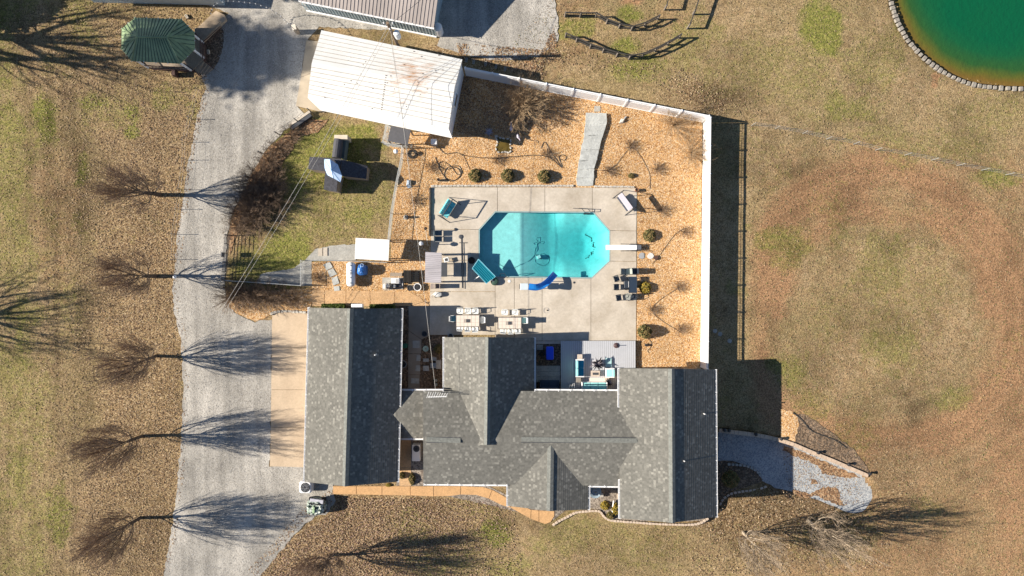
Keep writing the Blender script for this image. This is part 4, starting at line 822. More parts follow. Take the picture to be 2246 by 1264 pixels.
# chain link fences
CL=mat('chain_link',(.45,.46,.45),.4,.1)
def chain(label,pl,h=1.2,mesh=True,name='chain_link_fence'):
    pts=[P(*p) for p in pl]; t=thing(name,label,'fence',tuple(pts[0]))
    for a,b in zip(pts[:-1],pts[1:]):
        n_=max(1,int((b-a).length/2.4)); 
        for i in range(n_): c=a.lerp(b,i/n_); MB().tube([c,c+Vector((0,0,h+.05))],.035,5).build('post',CL,t)
        MB().tube([a+Vector((0,0,h)),b+Vector((0,0,h))],.028,4).build('top_rail',CL,t)
        if mesh:
            m=MB(); L_=(b-a).length; k=int(L_/.16)
            for i in range(-8,k):
                for s_ in(0,1):
                    x0,x1=i*.16,i*.16+h; z0,z1=(0.02,h) if s_ else (h,.02); y0,y1=max(0,x0),min(L_,x1)
                    if y1<=y0: continue
                    f0=(y0-x0)/h; f1=(y1-x0)/h; m.tube([a+(b-a)*(y0/L_)+Vector((0,0,z0+(z1-z0)*f0)),a+(b-a)*(y1/L_)+Vector((0,0,z0+(z1-z0)*f1))],.006,3,cap=False)
            o=m.build('mesh',CL,t); o['kind']='stuff'
    MB().tube([pts[-1],pts[-1]+Vector((0,0,h+.05))],.035,5).build('post',CL,t)
chain('chain link fence running down from the barn past the pool yard chips',[(842,318),(886,326),(884,352),(872,410),(862,470),(856,527)])
chain('chain link fence around the side gate paving',[(668,572),(668,627),(600,622),(506,616)])
chain('low chain link fence between the white roofed shed and the propane tank',[(684,572),(778,574),(852,577)],1.0)
# utility pole and wires
pb=P(886,128); up_=thing('utility_pole','wooden utility pole with a white transformer behind the white barn','utility pole',tuple(pb)); top=pb+Vector((0,0,8.4))
MB().tube([pb,top],.16,9,.12).build('pole',mat('pole_wood',(.22,.15,.10),.9,.3),up_)
tr=pb+Vector((.42,-.12,6.2)); MB().lathe(tr,[(.05,-.5),(.26,-.5),(.27,.35),(.22,.45),(.08,.5)],16).build('transformer',WHITE,up_)
for dx,dy,z in((.3,.25,7.6),(-.35,.1,8.0),(.1,-.3,7.8)): MB().tube([pb+Vector((0,0,z-.3)),pb+Vector((dx,dy,z))],.03,5).build('bracket',GREY,up_); MB().lathe(pb+Vector((dx,dy,z)),[(.05,0),(.07,.06),(.05,.12),(.06,.18),(.02,.22)],8).build('insulator',WHITE,up_)
def wire(label,a,b,sag=.5,r=.012,m=None,group=None,name='overhead_wire'):
    pts=[a.lerp(b,i/14)+Vector((0,0,-sag*4*(i/14)*(1-i/14))) for i in range(15)]; mb=MB().tube(pts,r,4); return one(mb,name,m or mat('wire_sheath',(.45,.42,.38),.6,.1),label,'wire',tuple(a),group)
wt=top+Vector((0,0,-.5))
wire('pale overhead wire running from the pole down over the driveway, left of its pair',wt,P(455,730,5.5),.6,.015)
wire('pale overhead wire running from the pole down over the driveway, right of its pair',wt+Vector((.2,0,-.2)),P(468,722,5.2),.9,.013)
wire('overhead service wire from the pole to the house courtyard',wt+Vector((.1,0,-.3)),P(956,862,4.9),.5,.014)
wire('thin dark wire from the pole over the white barn',wt+Vector((0,0,-.1)),P(900,385,4.6),.5,.012,DGREY)
wire('dark overhead cable from the pole to the grey outbuilding corner',wt,P(655,10,5.2),.5,.022,DGREY)
wire('wire crossing the gravel lot above the white barn',wt,P(985,-60,6),.4,.018,DGREY)
# festoon cable
fp=[(462,30),(470,8),(500,2),(530,4),(560,8),(590,18),(615,35),(635,55),(650,68)]; pts=[P(u,v,3.4-.012*i*i) for i,(u,v) in enumerate(fp)]
t=thing('string_lights','string of small white festoon bulbs looping over the driveway top','string lights',tuple(pts[0])); sp_=[Vector(p) for p in pts]
cur=[];
for i in range(len(pts)-1):
    for k in range(5): cur.append(pts[i].lerp(pts[i+1],k/5))
cur.append(pts[-1]); MB().tube(cur,.02,4).build('cable',DGREY,t); bl=meshof(MB().lathe((0,0,0),[(.02,.06),(.05,0),(.03,-.07)],6),'bulb',WHITE)
for k in range(0,len(cur)-6,2): piece('bulb',bl,t,cur[k]+Vector((0,0,-.04)))
bx=P(654,71); t=thing('wooden_post_box','small wooden post box where the festoon cable ends','post',tuple(bx)); MB().box(bx+Vector((0,0,.6)),(.3,.42,1.2),.3).build('post',WOOD,t); MB().box(bx+Vector((0,0,1.24)),(.36,.5,.06),.3).build('cap',CREAM,t)
# lamp post at second tree
lp=P(402,608); t=thing('lamp_post','white capped lamp post beside the second driveway tree','lamp post',tuple(lp)); MB().tube([lp,lp+Vector((0,0,1.5))],.05,7).build('post',GREY,t); MB().lathe(lp+Vector((0,0,1.5)),[(.06,0),(.16,.06),(.17,.14),(.09,.24),(.02,.28)],12).build('globe',WHITE,t,smooth=True)
# retaining wall with blocks
rw=thing('retaining_wall','tan block retaining wall with dark lamps along the lower driveway','wall',tuple(P(1713,965))); WC=mat('tan_cap_block',(.50,.38,.28),.9,.14,2,fine=.1)
wl=[(1576,944),(1600,947),(1628,950),(1656,954),(1684,959),(1712,966),(1740,975),(1768,987),(1800,1000),(1832,1013),(1862,1026),(1902,1043)]; wl=smoothpoly(wl,3,False); W_=PP(wl)
for i,(a,b) in enumerate(zip(W_[:-1],W_[1:])):
    d_=(b-a).normalized(); n_=Vector((-d_.y,d_.x,0))*.17
    q=[a-n_+d_*.012,b-n_-d_*.012,b+n_-d_*.012,a+n_+d_*.012]; MB().hexa([p+Vector((0,0,ZE-.1)) for p in q],[p+Vector((0,0,.2+.004*(i%2))) for p in q]).build('block',WC,rw)
lm=None
for u,v,lb in((1586,942,'leftmost in the wing shade'),(1596,943,'second from the left in the wing shade'),(1655,951,'midway along the shaded part'),(1710,961,'at the edge of the wing shade'),(1791,991,'left one in the sun'),(1857,1017,'right one in the sun'),(1903,1037,'at the far end of the wall')):
    c=P(u,v)+Vector((0,0,.2)); lab='black lamp on the tan retaining wall, '+lb
    if lm is None:
        lm=thing('wall_lamp',lab,'lamp',tuple(c),group='lamps on the retaining wall'); MB().box((0,0,.12),(.2,.2,.24)).build('housing',BLACK,lm,world=False); MB().lathe((0,0,.24),[(.16,0),(.16,.03),(.02,.1)],8).build('cap',BLACK,lm,world=False)
    else: dup(lm,tuple(c),0,lab)
# brick edging rows
EB=mat('edging_brick',(.52,.42,.33),.9,.2,4)
def edging(label,pl,step=.3,z=0,sz=(.27,.2,.16),m=EB,name='block_edging'):
    pts=PP(smoothpoly(pl,5,False),z); t=thing(name,label,'edging',tuple(pts[0])); me_=meshof(MB().rbox((0,0,sz[2]/2),sz,.03,0,1),'brick',m); last=pts[0]; rn=random.Random(len(pl))
    for p in pts[1:]:
        while (p-last).length>=step:
            d_=(p-last).normalized(); c=last+d_*step*.5; piece('brick',me_,t,c,math.atan2(d_.y,d_.x)+rn.uniform(-.08,.08),(1,rn.uniform(.9,1.1),rn.uniform(.9,1.2))); last=last+d_*step
edging('pale brick edging in front of the entry gable and right wing',[(1212,1152),(1225,1143),(1245,1133),(1262,1124),(1275,1122),(1300,1120),(1316,1121),(1322,1130),(1333,1139),(1350,1142),(1390,1145),(1430,1148),(1480,1150),(1520,1150),(1540,1145),(1556,1134)])
edging('stone edging round the dark island beside the right wing',[(1578,1108),(1582,1098),(1592,1088),(1610,1080),(1640,1076),(1665,1072),(1682,1066)],.36,ZE)
edging('grey edging on the far side of the dark island',[(1594,1018),(1625,1020),(1648,1026),(1662,1036),(1672,1050)],.36,ZE,m=GCONC)
edging('low stone edging along the top of the pool deck',[(945,409),(1000,408),(1060,408),(1120,408),(1180,408),(1262,408)],.34,sz=(.31,.18,.14),m=STONE)
edging('low stone edging right of the stone walk',[(1303,409),(1330,410),(1360,410),(1396,411)],.34,sz=(.31,.18,.14),m=STONE)
edging('dark timber edging down the left of the pool deck',[(944,412),(944,450),(943,500),(943,530)],.5,sz=(.499,.16,.24),m=DWOOD)
edging('rough stones above the garage apron',[(594,690),(604,684),(625,683),(650,684),(676,686)],.34,sz=(.3,.22,.2),m=STONE)
edging('thin dark edging along the upper far bed',[(1737,905),(1752,915),(1762,925),(1775,942),(1795,952),(1830,965),(1860,985)],.34,sz=(.3,.1,.1),m=DWOOD)
# ---------------- bare trees ----------------
BARK=mat('bare_bark',(.10,.075,.055),.95,.25,4); TWIG=mat('bare_twigs',(.26,.18,.125),.95,.25,2); PTWIG=mat('pale_twigs',(.29,.225,.16),.95,.2,2)
def treemesh(seed,h,rad,hb,nl=11,ns=13,nt=11,nf=2,rbase=.16,upw=1.0,rm=.0062,long=1.0,lr=.016,sr=.017,ll=1.0):
    rn=random.Random(seed); tv=MB(); cv=MB(); U=rn.uniform
    def path(p0,d0,L_,n,turn,wob):
        pts=[p0];p=p0.copy();d=d0.copy()
        for i in range(n):
            d=(d+turn*(1/n)+Vector((U(-wob,wob),U(-wob,wob),U(-wob,wob)))).normalized(); p=p+d*(L_/n); pts.append(p.copy())
        return pts
    trunk=path(Vector((0,0,0)),Vector((U(-.05,.05),U(-.05,.05),1)),hb*1.15,4,Vector((0,0,.2)),.04); tv.tube(trunk,rbase,8,rbase*.8)
    lead=path(trunk[-1],Vector((U(-.1,.1),U(-.1,.1),1)),h*.55,6,Vector((0,0,.5)),.07); limbs=[(lead,h*.55)]
    for i in range(nl):
        a=2*math.pi*(i*.382+U(-.06,.06))*1.0; low=i/nl; p0=trunk[2].lerp(trunk[4],min(1,low*1.6)) if low<.6 else lead[int(1+U(0,1.9))]
        inc=(1.35-.8*low)*U(.85,1.1); d0=Vector((math.cos(a)*inc,math.sin(a)*inc,.75)); L_=(h-p0.z)*U(.55,.72)*(.8+.25*low)*ll; limbs.append((path(p0,d0,L_,7,Vector((-math.cos(a)*inc*.6,-math.sin(a)*inc*.6,1.5*upw)),.07),L_))
    for li,(lp_,L_) in enumerate(limbs):
        n_=len(lp_)-1; tv.tube(lp_,rbase*(.42 if li==0 else .3),5,lr)
        for j in range(ns):
            t=.12+.87*(j+U(0,1))/ns; k=min(int(t*n_),n_-1); p0=lp_[k].lerp(lp_[k+1],t*n_-k); ax=(lp_[k+1]-lp_[k]).normalized()
            out=Vector((p0.x,p0.y,0)); out=out.normalized() if out.length>.05 else Vector((U(-1,1),U(-1,1),0)); an=U(0,6.28)
            side=Vector((math.cos(an),math.sin(an),0)); d0=(ax*.8+side*U(.3,.75)+out*.3+Vector((0,0,.2))).normalized(); l2=h*U(.2,.34)*(1.15-.35*t)*long
            sp_=path(p0,d0,l2,5,Vector((0,0,1.2*upw)),.09); cv.tube(sp_,sr,4,sr*.5,cap=False)
            for q in range(nt):
                t2=.1+.9*(q+U(0,1))/nt; k2=min(int(t2*5),4); p1=sp_[k2].lerp(sp_[k2+1],t2*5-k2); ax2=(sp_[k2+1]-sp_[k2]).normalized(); an=U(0,6.28); d1=(ax2+Vector((math.cos(an),math.sin(an),U(-.2,.5)))*.5).normalized(); l3=h*U(.06,.12)*long
                tp=path(p1,d1,l3,3,Vector((0,0,.6*upw)),.08); cv.tube(tp,rm*1.3,3,rm*.8,cap=False)
                for f in range(nf):
                    t3=U(.1,.8); k3=min(int(t3*3),2); p2=tp[k3].lerp(tp[k3+1],t3*3-k3); d2=((tp[k3+1]-tp[k3]).normalized()+Vector((U(-1,1),U(-1,1),U(-.4,.8)))*.45).normalized(); cv.tube([p2,p2+d2*U(.3,.6)*l3],rm,3,rm*.6,cap=False)
    z=max(v[2] for v in cv.v); f=h/z
    for m_ in(tv,cv): m_.v=[(x,y,zz*f) for x,y,zz in m_.v]
    return tv,cv
def tree(label,u,v,tm,cmesh,rz=0,sc=1,group=None,name='bare_tree',scz=None):
    t=thing(name,label,'tree',tuple(P(u,v,0)),rz,group); 
    for nm,m in(('trunk',tm),('crown',cmesh)):
        o=bpy.data.objects.new(nm,m); COL.objects.link(o); o.parent=t; 
    t.scale=(sc,sc,scz or sc); return t
def mk(seed,mt=TWIG,mb_=BARK,**k):
    a,b=treemesh(seed,**k); return meshof(a,'trunk',mb_),meshof(b,'crown',mt)
A=mk(1,h=9.3,rad=2.1,hb=1.9,nl=12); B=mk(2,h=9.3,rad=2.1,hb=1.8,nl=13); C=mk(3,h=9.0,rad=2.6,hb=2.3,nl=10,rbase=.2)
G='bare trees lining the left of the driveway'
tree('bare winter tree topmost in the row left of the driveway',352,428,*C,rz=.5,group=G,sc=1.04)
tree('bare winter tree second from the top in the driveway row, beside the lamp post',342,606,*C,rz=2.6,group=G)
A2=mk(31,h=9.0,rad=2.1,hb=1.7,nl=14,nt=9); B2=mk(32,h=9.4,rad=2.1,hb=2.1,nl=11)
tree('bare winter tree third from the top in the driveway row, level with the apron top',343,781,*A2,rz=1.2,group=G)
tree('bare winter tree fourth from the top in the driveway row, level with the apron foot',312,957,*B2,rz=3.9,group=G,sc=1.03)
tree('bare winter tree lowest in the row left of the driveway',308,1136,*A,rz=4.9,group=G,sc=1.03)
tree('bare tree at the bottom edge right of the driveway',727,1217,*B,rz=.2,sc=1.0)
D=mk(9,PTWIG,mat('pale_bark',(.38,.31,.23),.95,.2,3),h=9.2,rad=2.2,hb=1.5,nl=11,ns=10,nt=7,nf=1,rm=.010)
tree('pale twigged bare tree at lower right, left one of the two',1630,1168,*D,rz=.7,sc=.95)
tree('pale twigged bare tree at lower right, right one of the two',1772,1142,*D,rz=2.9,sc=1.04)
# big trees beyond the left edge whose limbs shade the lawn
E=mk(21,h=15,rad=5.5,hb=6.2,nl=11,ns=6,nt=5,nf=1,rbase=.8,upw=.3,rm=.022,lr=.08,sr=.06,long=1.2,ll=1.7)
tree('large spreading bare tree standing just beyond the upper left edge',-250,85,*E,rz=.4,name='large_tree',sc=1.05)
E2=mk(22,h=14,rad=5,hb=5.5,nl=12,ns=7,nt=6,nf=1,rbase=.6,upw=.4,rm=.016,lr=.035,sr=.03,long=1.2,ll=1.4)
tree('large spreading bare tree standing just beyond the left edge',-270,695,*E2,rz=2.2,name='large_tree',sc=.95)
def leafy(label,u,v,h,r,z0,n,seed):
    rs=np.random.RandomState(seed); t=thing('evergreen_tree',label,'tree',tuple(P(u,v)))
    MB().tube([(0,0,0),(0,0,h*.9)],.35,8,.1).build('trunk',BARK,t,world=False)
    c=[];cl=26
    for k in range(cl):
        a=rs.uniform(0,6.28); f=rs.rand(); zc=z0+(h-z0)*f; rr=r*(1-f*.7)*rs.rand()**.5; cc=np.array([math.cos(a)*rr,math.sin(a)*rr,zc]); m=n//cl; c.append(cc+rs.normal(0,1,(m,3))*np.array([r*.2,r*.2,r*.16]))
    c=np.concatenate(c); N=len(c); a=rs.normal(size=(N,3)); a/=np.linalg.norm(a,axis=1)[:,None]; b=np.cross(a,rs.normal(size=(N,3))); b/=np.linalg.norm(b,axis=1)[:,None]; s_=rs.uniform(.12,.3,(N,1))
    v_=np.stack([c-a*s_-b*s_*.5,c+a*s_-b*s_*.5,c+a*s_*.8+b*s_*.5,c-a*s_+b*s_*.5],1).reshape(-1,3); me=bpy.data.meshes.new('crown'); me.from_pydata(v_.tolist(),[],[(4*i,4*i+1,4*i+2,4*i+3) for i in range(N)]); me.materials.append(mat('evergreen_foliage',(.035,.06,.025),.9,.3)); me.update(); o=bpy.data.objects.new('crown',me); COL.objects.link(o); o.parent=t
leafy('very tall evergreen far beyond the upper left edge that shades the driveway',-500,138,28.8,3.4,24,5500,4)
leafy('dense low tree beyond the upper left corner',-75,10,4.2,2.6,.8,7000,5)
leafy('tall evergreen beyond the top edge shading the grey outbuilding',120,-60,16,3,12,5000,6)
leafy('evergreen beyond the top edge shading the gravel lot',860,-150,9,3.2,3,6000,8)
# ---------------- shrubs ----------------
def shrubmesh(seed,r,h,n=90,br=4,r0=.014,m=TWIG,spread=1.0,nm='branches'):
    rn=random.Random(seed); U=rn.uniform; mb=MB()
    for i in range(n):
        a=U(0,6.28); inc=U(.1,1)*spread; d=Vector((math.cos(a)*inc,math.sin(a)*inc,U(.5,1))).normalized(); L_=h*U(.6,1.05)/max(.55,d.z); L_=min(L_,r*1.4); p=Vector((math.cos(a)*.1*U(0,1),math.sin(a)*.1*U(0,1),0)); pts=[p]
        for k in range(4): d=(d+Vector((U(-.12,.12),U(-.12,.12),U(-.1,.08)))).normalized(); p=p+d*L_/4; pts.append(p.copy())
        mb.tube(pts,r0,3,r0*.5,cap=False)
        for b in range(br*2):
            k=rn.randint(1,3); q=pts[k].lerp(pts[k+1],U(0,1)); d2=(d+Vector((U(-1,1),U(-1,1),U(-.3,.7)))*.7).normalized(); q2=q+d2*L_*U(.15,.35); mb.tube([q,q2],r0*.6,3,r0*.35,cap=False)
            if br>3: d3=(d2+Vector((U(-1,1),U(-1,1),U(-.3,.7)))*.7).normalized(); mb.tube([q.lerp(q2,.5),q.lerp(q2,.5)+d3*L_*.14],r0*.45,3,r0*.3,cap=False)
    return meshof(mb,nm,m)
TAN=mat('tan_twigs',(.33,.235,.14),.95,.2,2)
ORD='first second third fourth fifth sixth seventh eighth ninth tenth eleventh twelfth thirteenth'.split()
S1=shrubmesh(1,1.9,2.4,120,6,.014,TAN); S2=shrubmesh(2,1.6,1.9,70,5,.011,TAN,1.2); S3=shrubmesh(3,1.2,1.4,70,6,.012,mat('bramble',(.20,.14,.095),.95,.25,2),1.3)
def shrub(label,u,v,m,rz=0,sc=1,group=None,name='bare_shrub'):
    t=thing(name,label,'shrub',tuple(P(u,v)),rz,group); o=bpy.data.objects.new('branches',m); COL.objects.link(o); o.parent=t; t.scale=(sc,)*3
shrub('large bare tan shrub right of the white barn',1146,232,S1,sc=1.05)
shrub('sparse bare shrub in the top right corner of the chip bed',1478,276,S2,.6,1.1)
shrub('sparse bare shrub against the right white fence',1516,336,S2,2.1,1.0)
for i,(u,v,s) in enumerate([(640,300,.7),(612,325,.7),(590,352,.8),(572,385,1.0),(556,412,1.1),(585,425,1.2),(545,440,1.1),(575,455,1.2),(535,470,1.0),(560,485,1.0),(520,497,.8),(603,398,1.0),(610,440,1.0),(520,640,1.1),(550,648,1.15),(585,650,1.1),(620,648,.9),(645,655,.8),(505,655,.9)]):
    shrub('bare tangled bramble bush '+(ORD[i]+' from the barn end of the driveway fence' if i<13 else ORD[i-13]+' in the clump above the garage apron'),u,v,S3,i*1.7,s,'bare brambles along the driveway fence','bramble_bush')
for u,v,lb in((947,368,'left of the topiary bushes by the hose coil'),(1090,350,'above the middle topiary bush'),(1200,340,'above the right topiary bush'),(1382,322,'right of the stone walk'),(1440,372,'above the pale garden swing'),(1335,375,'just right of the stone steps'),(1452,462,'right of the pale garden swing'),(1500,510,'near the right fence, above the diving board line'),(1487,630,'near the right fence, below the diving board line'),(1430,680,'between the two lower right bushes'),(1492,722,'near the right fence beside the lowest bush'),(910,440,'left of the turquoise swing'),(700,610,'beside the stepping pavers')):
    shrub('small leafless rose bush '+lb,u,v,S3,u*.1,.42,'small leafless plants in the chips','rose_bush')
# round evergreen shrubs
def ballmesh(seed,r,zs,n,m1,m2):
    rs=np.random.RandomState(seed); d=rs.normal(size=(n,3)); d/=np.linalg.norm(d,axis=1)[:,None]; rr=r*rs.uniform(.72,1.03,(n,1))*(1+.1*np.sin(d[:,:1]*7+1)*np.cos(d[:,1:2]*6)); c=d*rr; c[:,2]=np.abs(c[:,2]*zs)+.05
    a=rs.normal(size=(n,3)); a/=np.linalg.norm(a,axis=1)[:,None]; b=np.cross(a,d+rs.normal(size=(n,3))*.6); b/=np.linalg.norm(b,axis=1)[:,None]; s_=rs.uniform(.03,.07,(n,1))
    v_=np.stack([c-a*s_-b*s_*.5,c+a*s_-b*s_*.5,c+a*s_+b*s_*.5,c-a*s_+b*s_*.5],1).reshape(-1,3)
    me=bpy.data.meshes.new('foliage'); me.from_pydata(v_.tolist(),[],[(4*i,4*i+1,4*i+2,4*i+3) for i in range(n)]); me.materials.append(m1); me.materials.append(m2); me.polygons.foreach_set('material_index',(rs.rand(n)<.35).astype(np.int32)); me.update(); return me
BU=ballmesh(1,.6,1.5,2600,mat('dull_green_foliage',(.12,.12,.04),.9,.2),mat('bronze_foliage',(.27,.18,.07),.9,.2))
YU=ballmesh(2,.55,1.1,1800,mat('yellow_green_foliage',(.24,.20,.04),.9,.2),mat('yellow_foliage',(.45,.30,.04),.9,.2))
HB=MB().tube([(0,0,0),(0,0,.7)],.05,5); HBm=meshof(HB,'stem',BARK)
def bush(label,u,v,m,sc=(1,1,1),group=None,name='round_bush'):
    t=thing(name,label,'bush',tuple(P(u,v)),0,group)
    for nm,mm in(('foliage',m),('stem',HBm)):
        o=bpy.data.objects.new(nm,mm); COL.objects.link(o); o.parent=t
    t.scale=sc
G='clipped evergreen bushes around the pool deck'
bush('round clipped bush above the pool deck, left of three',1042,386,BU,(1,1,.85),G); bush('round clipped bush above the pool deck, middle of three',1113,386,BU,(1,1,.9),G); bush('round clipped bush above the pool deck, right of three',1193,388,BU,(1,1,.95),G)
bush('round bush right of the deck, uppermost above the diving board',1423,517,BU,(.95,.95,.7),G); bush('loose yellowish bush behind the dark patio table',1414,631,YU,(1,1,1),G); bush('round bush right of the deck, lowest beside the composite decking',1412,727,BU,(1.05,1.05,1.35),G)
bush('small dry grassy tuft in the chips right of the stone walk',1384,386,BU,(.5,.4,.4))
bush('yellow leaved bush beside the fountain, left one',1326,1108,YU,(.75,.75,.7)); bush('yellow green bush against the right wing wall',1349,1115,YU,(.6,1.0,.9)); bush('low yellowish bush on the front edging',1338,1130,BU,(.6,.6,.5)); bush('low green bush at the end of the narrow walk',904,1050,BU,(.5,.9,.5)); bush('small yellow flowering plant at the garage corner',852,1064,YU,(.5,.3,.3))
bush('dark rounded bush in the island beside the right wing',1600,1050,BU,(1.3,1.3,1)); bush('leafless bush in the corner of the narrow walk',882,1042,BU,(.5,.5,.6))
bush('dry bush in the courtyard bed below the round pot',962,765,BU,(.7,.7,.6)); 
def hedge(label,u0,u1,v,z=.9):
    c=P((u0+u1)/2,v); t=thing('clipped_hedge',label,'hedge',tuple(c)); L_=(u1-u0)/S; rs=np.random.RandomState(int(u0)); n=4000; cc=np.stack([rs.uniform(-L_/2,L_/2,n),rs.uniform(-.4,.4,n),rs.uniform(.3,z,n)],1); a=rs.normal(size=(n,3)); a/=np.linalg.norm(a,axis=1)[:,None]; b=np.cross(a,rs.normal(size=(n,3))); b/=np.linalg.norm(b,axis=1)[:,None]; s_=.06
    v_=np.stack([cc-a*s_-b*s_*.5,cc+a*s_-b*s_*.5,cc+a*s_+b*s_*.5,cc-a*s_+b*s_*.5],1).reshape(-1,3); me=bpy.data.meshes.new('foliage'); me.from_pydata(v_.tolist(),[],[(4*i,4*i+1,4*i+2,4*i+3) for i in range(n)]); me.materials.append(mat('hedge_green',(.10,.14,.025),.9,.3,6)); me.update(); o=bpy.data.objects.new('foliage',me); COL.objects.link(o); o.parent=t
hedge('clipped green hedge behind the garage, left one',710,760,676); hedge('clipped green hedge behind the garage, right one',814,868,677)
# ---------------- pool fittings ----------------
FLD=lambda u,v,z=0.05:P(u,v,z)
t=thing('pool_slide','curved blue pool slide with white ladder top on the lower pool edge','slide',tuple(P(1190,634)))
cl=[(1160,629,1.75),(1176,631,1.7),(1190,627,1.35),(1203,617,1.0),(1212,607,.7),(1218,600,.42)]; C_=[P(*c) for c in cl]; C_=[Vector(c) for c in C_]
sp_=[];
for i in range(len(C_)-1):
    for k in range(3): sp_.append(C_[i].lerp(C_[i+1],k/3))
sp_.append(C_[-1]); sp_=[sp_[0]]+[(sp_[i-1]+sp_[i]*2+sp_[i+1])/4 for i in range(1,len(sp_)-1)]+[sp_[-1]]
mb=MB(); prof=[(-.30,.20),(-.27,.0),(-.12,-.08),(.12,-.08),(.27,0),(.30,.20)]; vs=[]
for i,p in enumerate(sp_):
    d_=(sp_[min(i+1,len(sp_)-1)]-sp_[max(i-1,0)]); d_.z=0; d_.normalize(); n_=Vector((-d_.y,d_.x,0)); vs+=[p+n_*a+Vector((0,0,b)) for a,b in prof]+[p+n_*a*.93+Vector((0,0,b+.03)) for a,b in prof[::-1]]
m_=12; mb.add(vs,[(i*m_+k,i*m_+(k+1)%m_,(i+1)*m_+(k+1)%m_,(i+1)*m_+k) for i in range(len(sp_)-1) for k in range(m_)]); mb.build('chute',SLIDE,t)
MB().rbox(P(1150,629,1.6)+Vector((0,0,.05)),(.75,.6,.16),.06).build('top_platform',mat('pale_slide_top',(.55,.62,.66),.4,.05),t)
for u,v,z in((1146,624,1.5),(1146,634,1.5),(1196,627,1.2),(1208,618,.8)):
    p=P(u,v,z); MB().tube([Vector((p.x,p.y,.05)),p],.03,6).build('leg',CHROME,t)
for k in range(5): a=P(1143-k*.8,624,1.5-.3*k);b=P(1143-k*.8,634,1.5-.3*k); MB().tube([a,b],.025,5).build('rung',CHROME,t)
t=thing('diving_board','long white diving board reaching over the right end of the pool','diving board',tuple(P(1390,543)))
a,b=P(1329,543,.55),P(1397,543,.52); MB().rbox((a+b)/2,((b-a).length,.46,.07),.04).build('board',mat('board_white',(.82,.82,.80),.4,.02),t); q=P(1397,543,.3); MB().rbox(q+Vector((0,0,-.02)),(.75,.44,.5),.04).build('base',mat('diving_base_grey',(.10,.11,.13),.5,.1),t); q=P(1373,543,.28); MB().rbox(q,(.18,.5,.44),.03).build('fulcrum',GREY,t)
for s_ in(-1,1):
    for u0 in(1362,1383): 
        p=P(u0,543+s_*7.5,.9); e=P(u0+17,543+s_*7.5,.9); MB().tube([P(u0,543+s_*8,.05),p,e,P(u0+19,543+s_*6,.5),P(u0+19,543+s_*6,.05)],.022,6).build('handrail',CHROME,t)
def poolladder(label,pts,name='pool_ladder'):
    t=thing(name,label,'ladder',tuple(P(*pts[0][0][:2])))
    for pl in pts:
        MB().tube([P(*p) for p in pl],.025,6).build('rail',CHROME,t)
    return t
t=poolladder('steel pool ladder at the top right pool edge',[[(1257,457,.05),(1257,457,.75),(1276,458,.8),(1281,463,.65),(1282,466,.1),(1282,467,-.9)],[(1270,457,.05),(1270,457,.75),(1289,458,.8),(1294,463,.65),(1295,466,.1),(1295,467,-.9)]])
for k in range(3): MB().box((P(1282,467).x*.5+P(1295,467).x*.5,P(0,467.5).y,-.25-.28*k),(.55,.12,.04)).build('step',CHROME,t)
poolladder('steel grab rail at the lower left pool edge',[[(1096,607,.05),(1099,600,.6),(1106,600,.62),(1112,609,.05)]],'grab_rail')
# hose and cleaner
def hz(u,v):
    gx,gy,dp=POOLD['f']; p=P(u,v,-.8); return float(dp[int(np.clip(np.searchsorted(gy,p.y),0,len(gy)-1)),int(np.clip(np.searchsorted(gx,p.x),0,len(gx)-1))])+.035
HOSE=mat('grey_hose',(.22,.42,.42),.6); t=thing('pool_cleaner','pale pool cleaning robot on the pool floor mid pool','pool cleaner',tuple(P(1183,564,-.95)))
MB().rbox(P(1182,564,hz(1182,564))+Vector((0,0,.1)),(.36,.32,.24),.06,.4).build('body',mat('cleaner_body',(.6,.65,.65),.5),t); 
for s_ in(-1,1): MB().rbox(P(1182+s_*4,564+s_*1.6,hz(1182,564))+Vector((0,0,.06)),(.08,.34,.16),.03,.4).build('track',DGREY,t)
hp=[(1182,562),(1190,556),(1203,565),(1202,577),(1190,583),(1175,576),(1172,560),(1174,545),(1180,533),(1175,524),(1183,521),(1184,530),(1176,537),(1170,534),(1180,531),(1192,530),(1190,535),(1178,534),(1178,548),(1170,562),(1155,575),(1142,580),(1128,587),(1110,588),(1095,580),(1085,572)]; hp=smoothpoly(hp,4,False)
one(MB().tube([P(u,v,hz(u,v)) for u,v in hp],.018,5),'pool_hose',HOSE,'thin vacuum hose looping across the pool floor to the cleaner','hose',tuple(P(1182,562,-.9)))
rn=random.Random(2); mb=MB()
for k in range(70):
    f=rn.random(); a=-1.2+2.4*f; u=1272+30*math.cos(a)+rn.uniform(-2.5,2.5)*(1.2-abs(f-.5)); v=541+29*math.sin(a)+rn.uniform(-1,1); p=P(u,v,hz(u,v)); mb.box((p.x,p.y,hz(u,v)-.02),(rn.uniform(.03,.10),rn.uniform(.03,.09),.02),rn.uniform(0,3))
o=mb.build('sunken_leaves',mat('wet_leaves',(.02,.05,.04),.9),kind='stuff',label='dark crescent of sunken leaves at the right end of the pool')
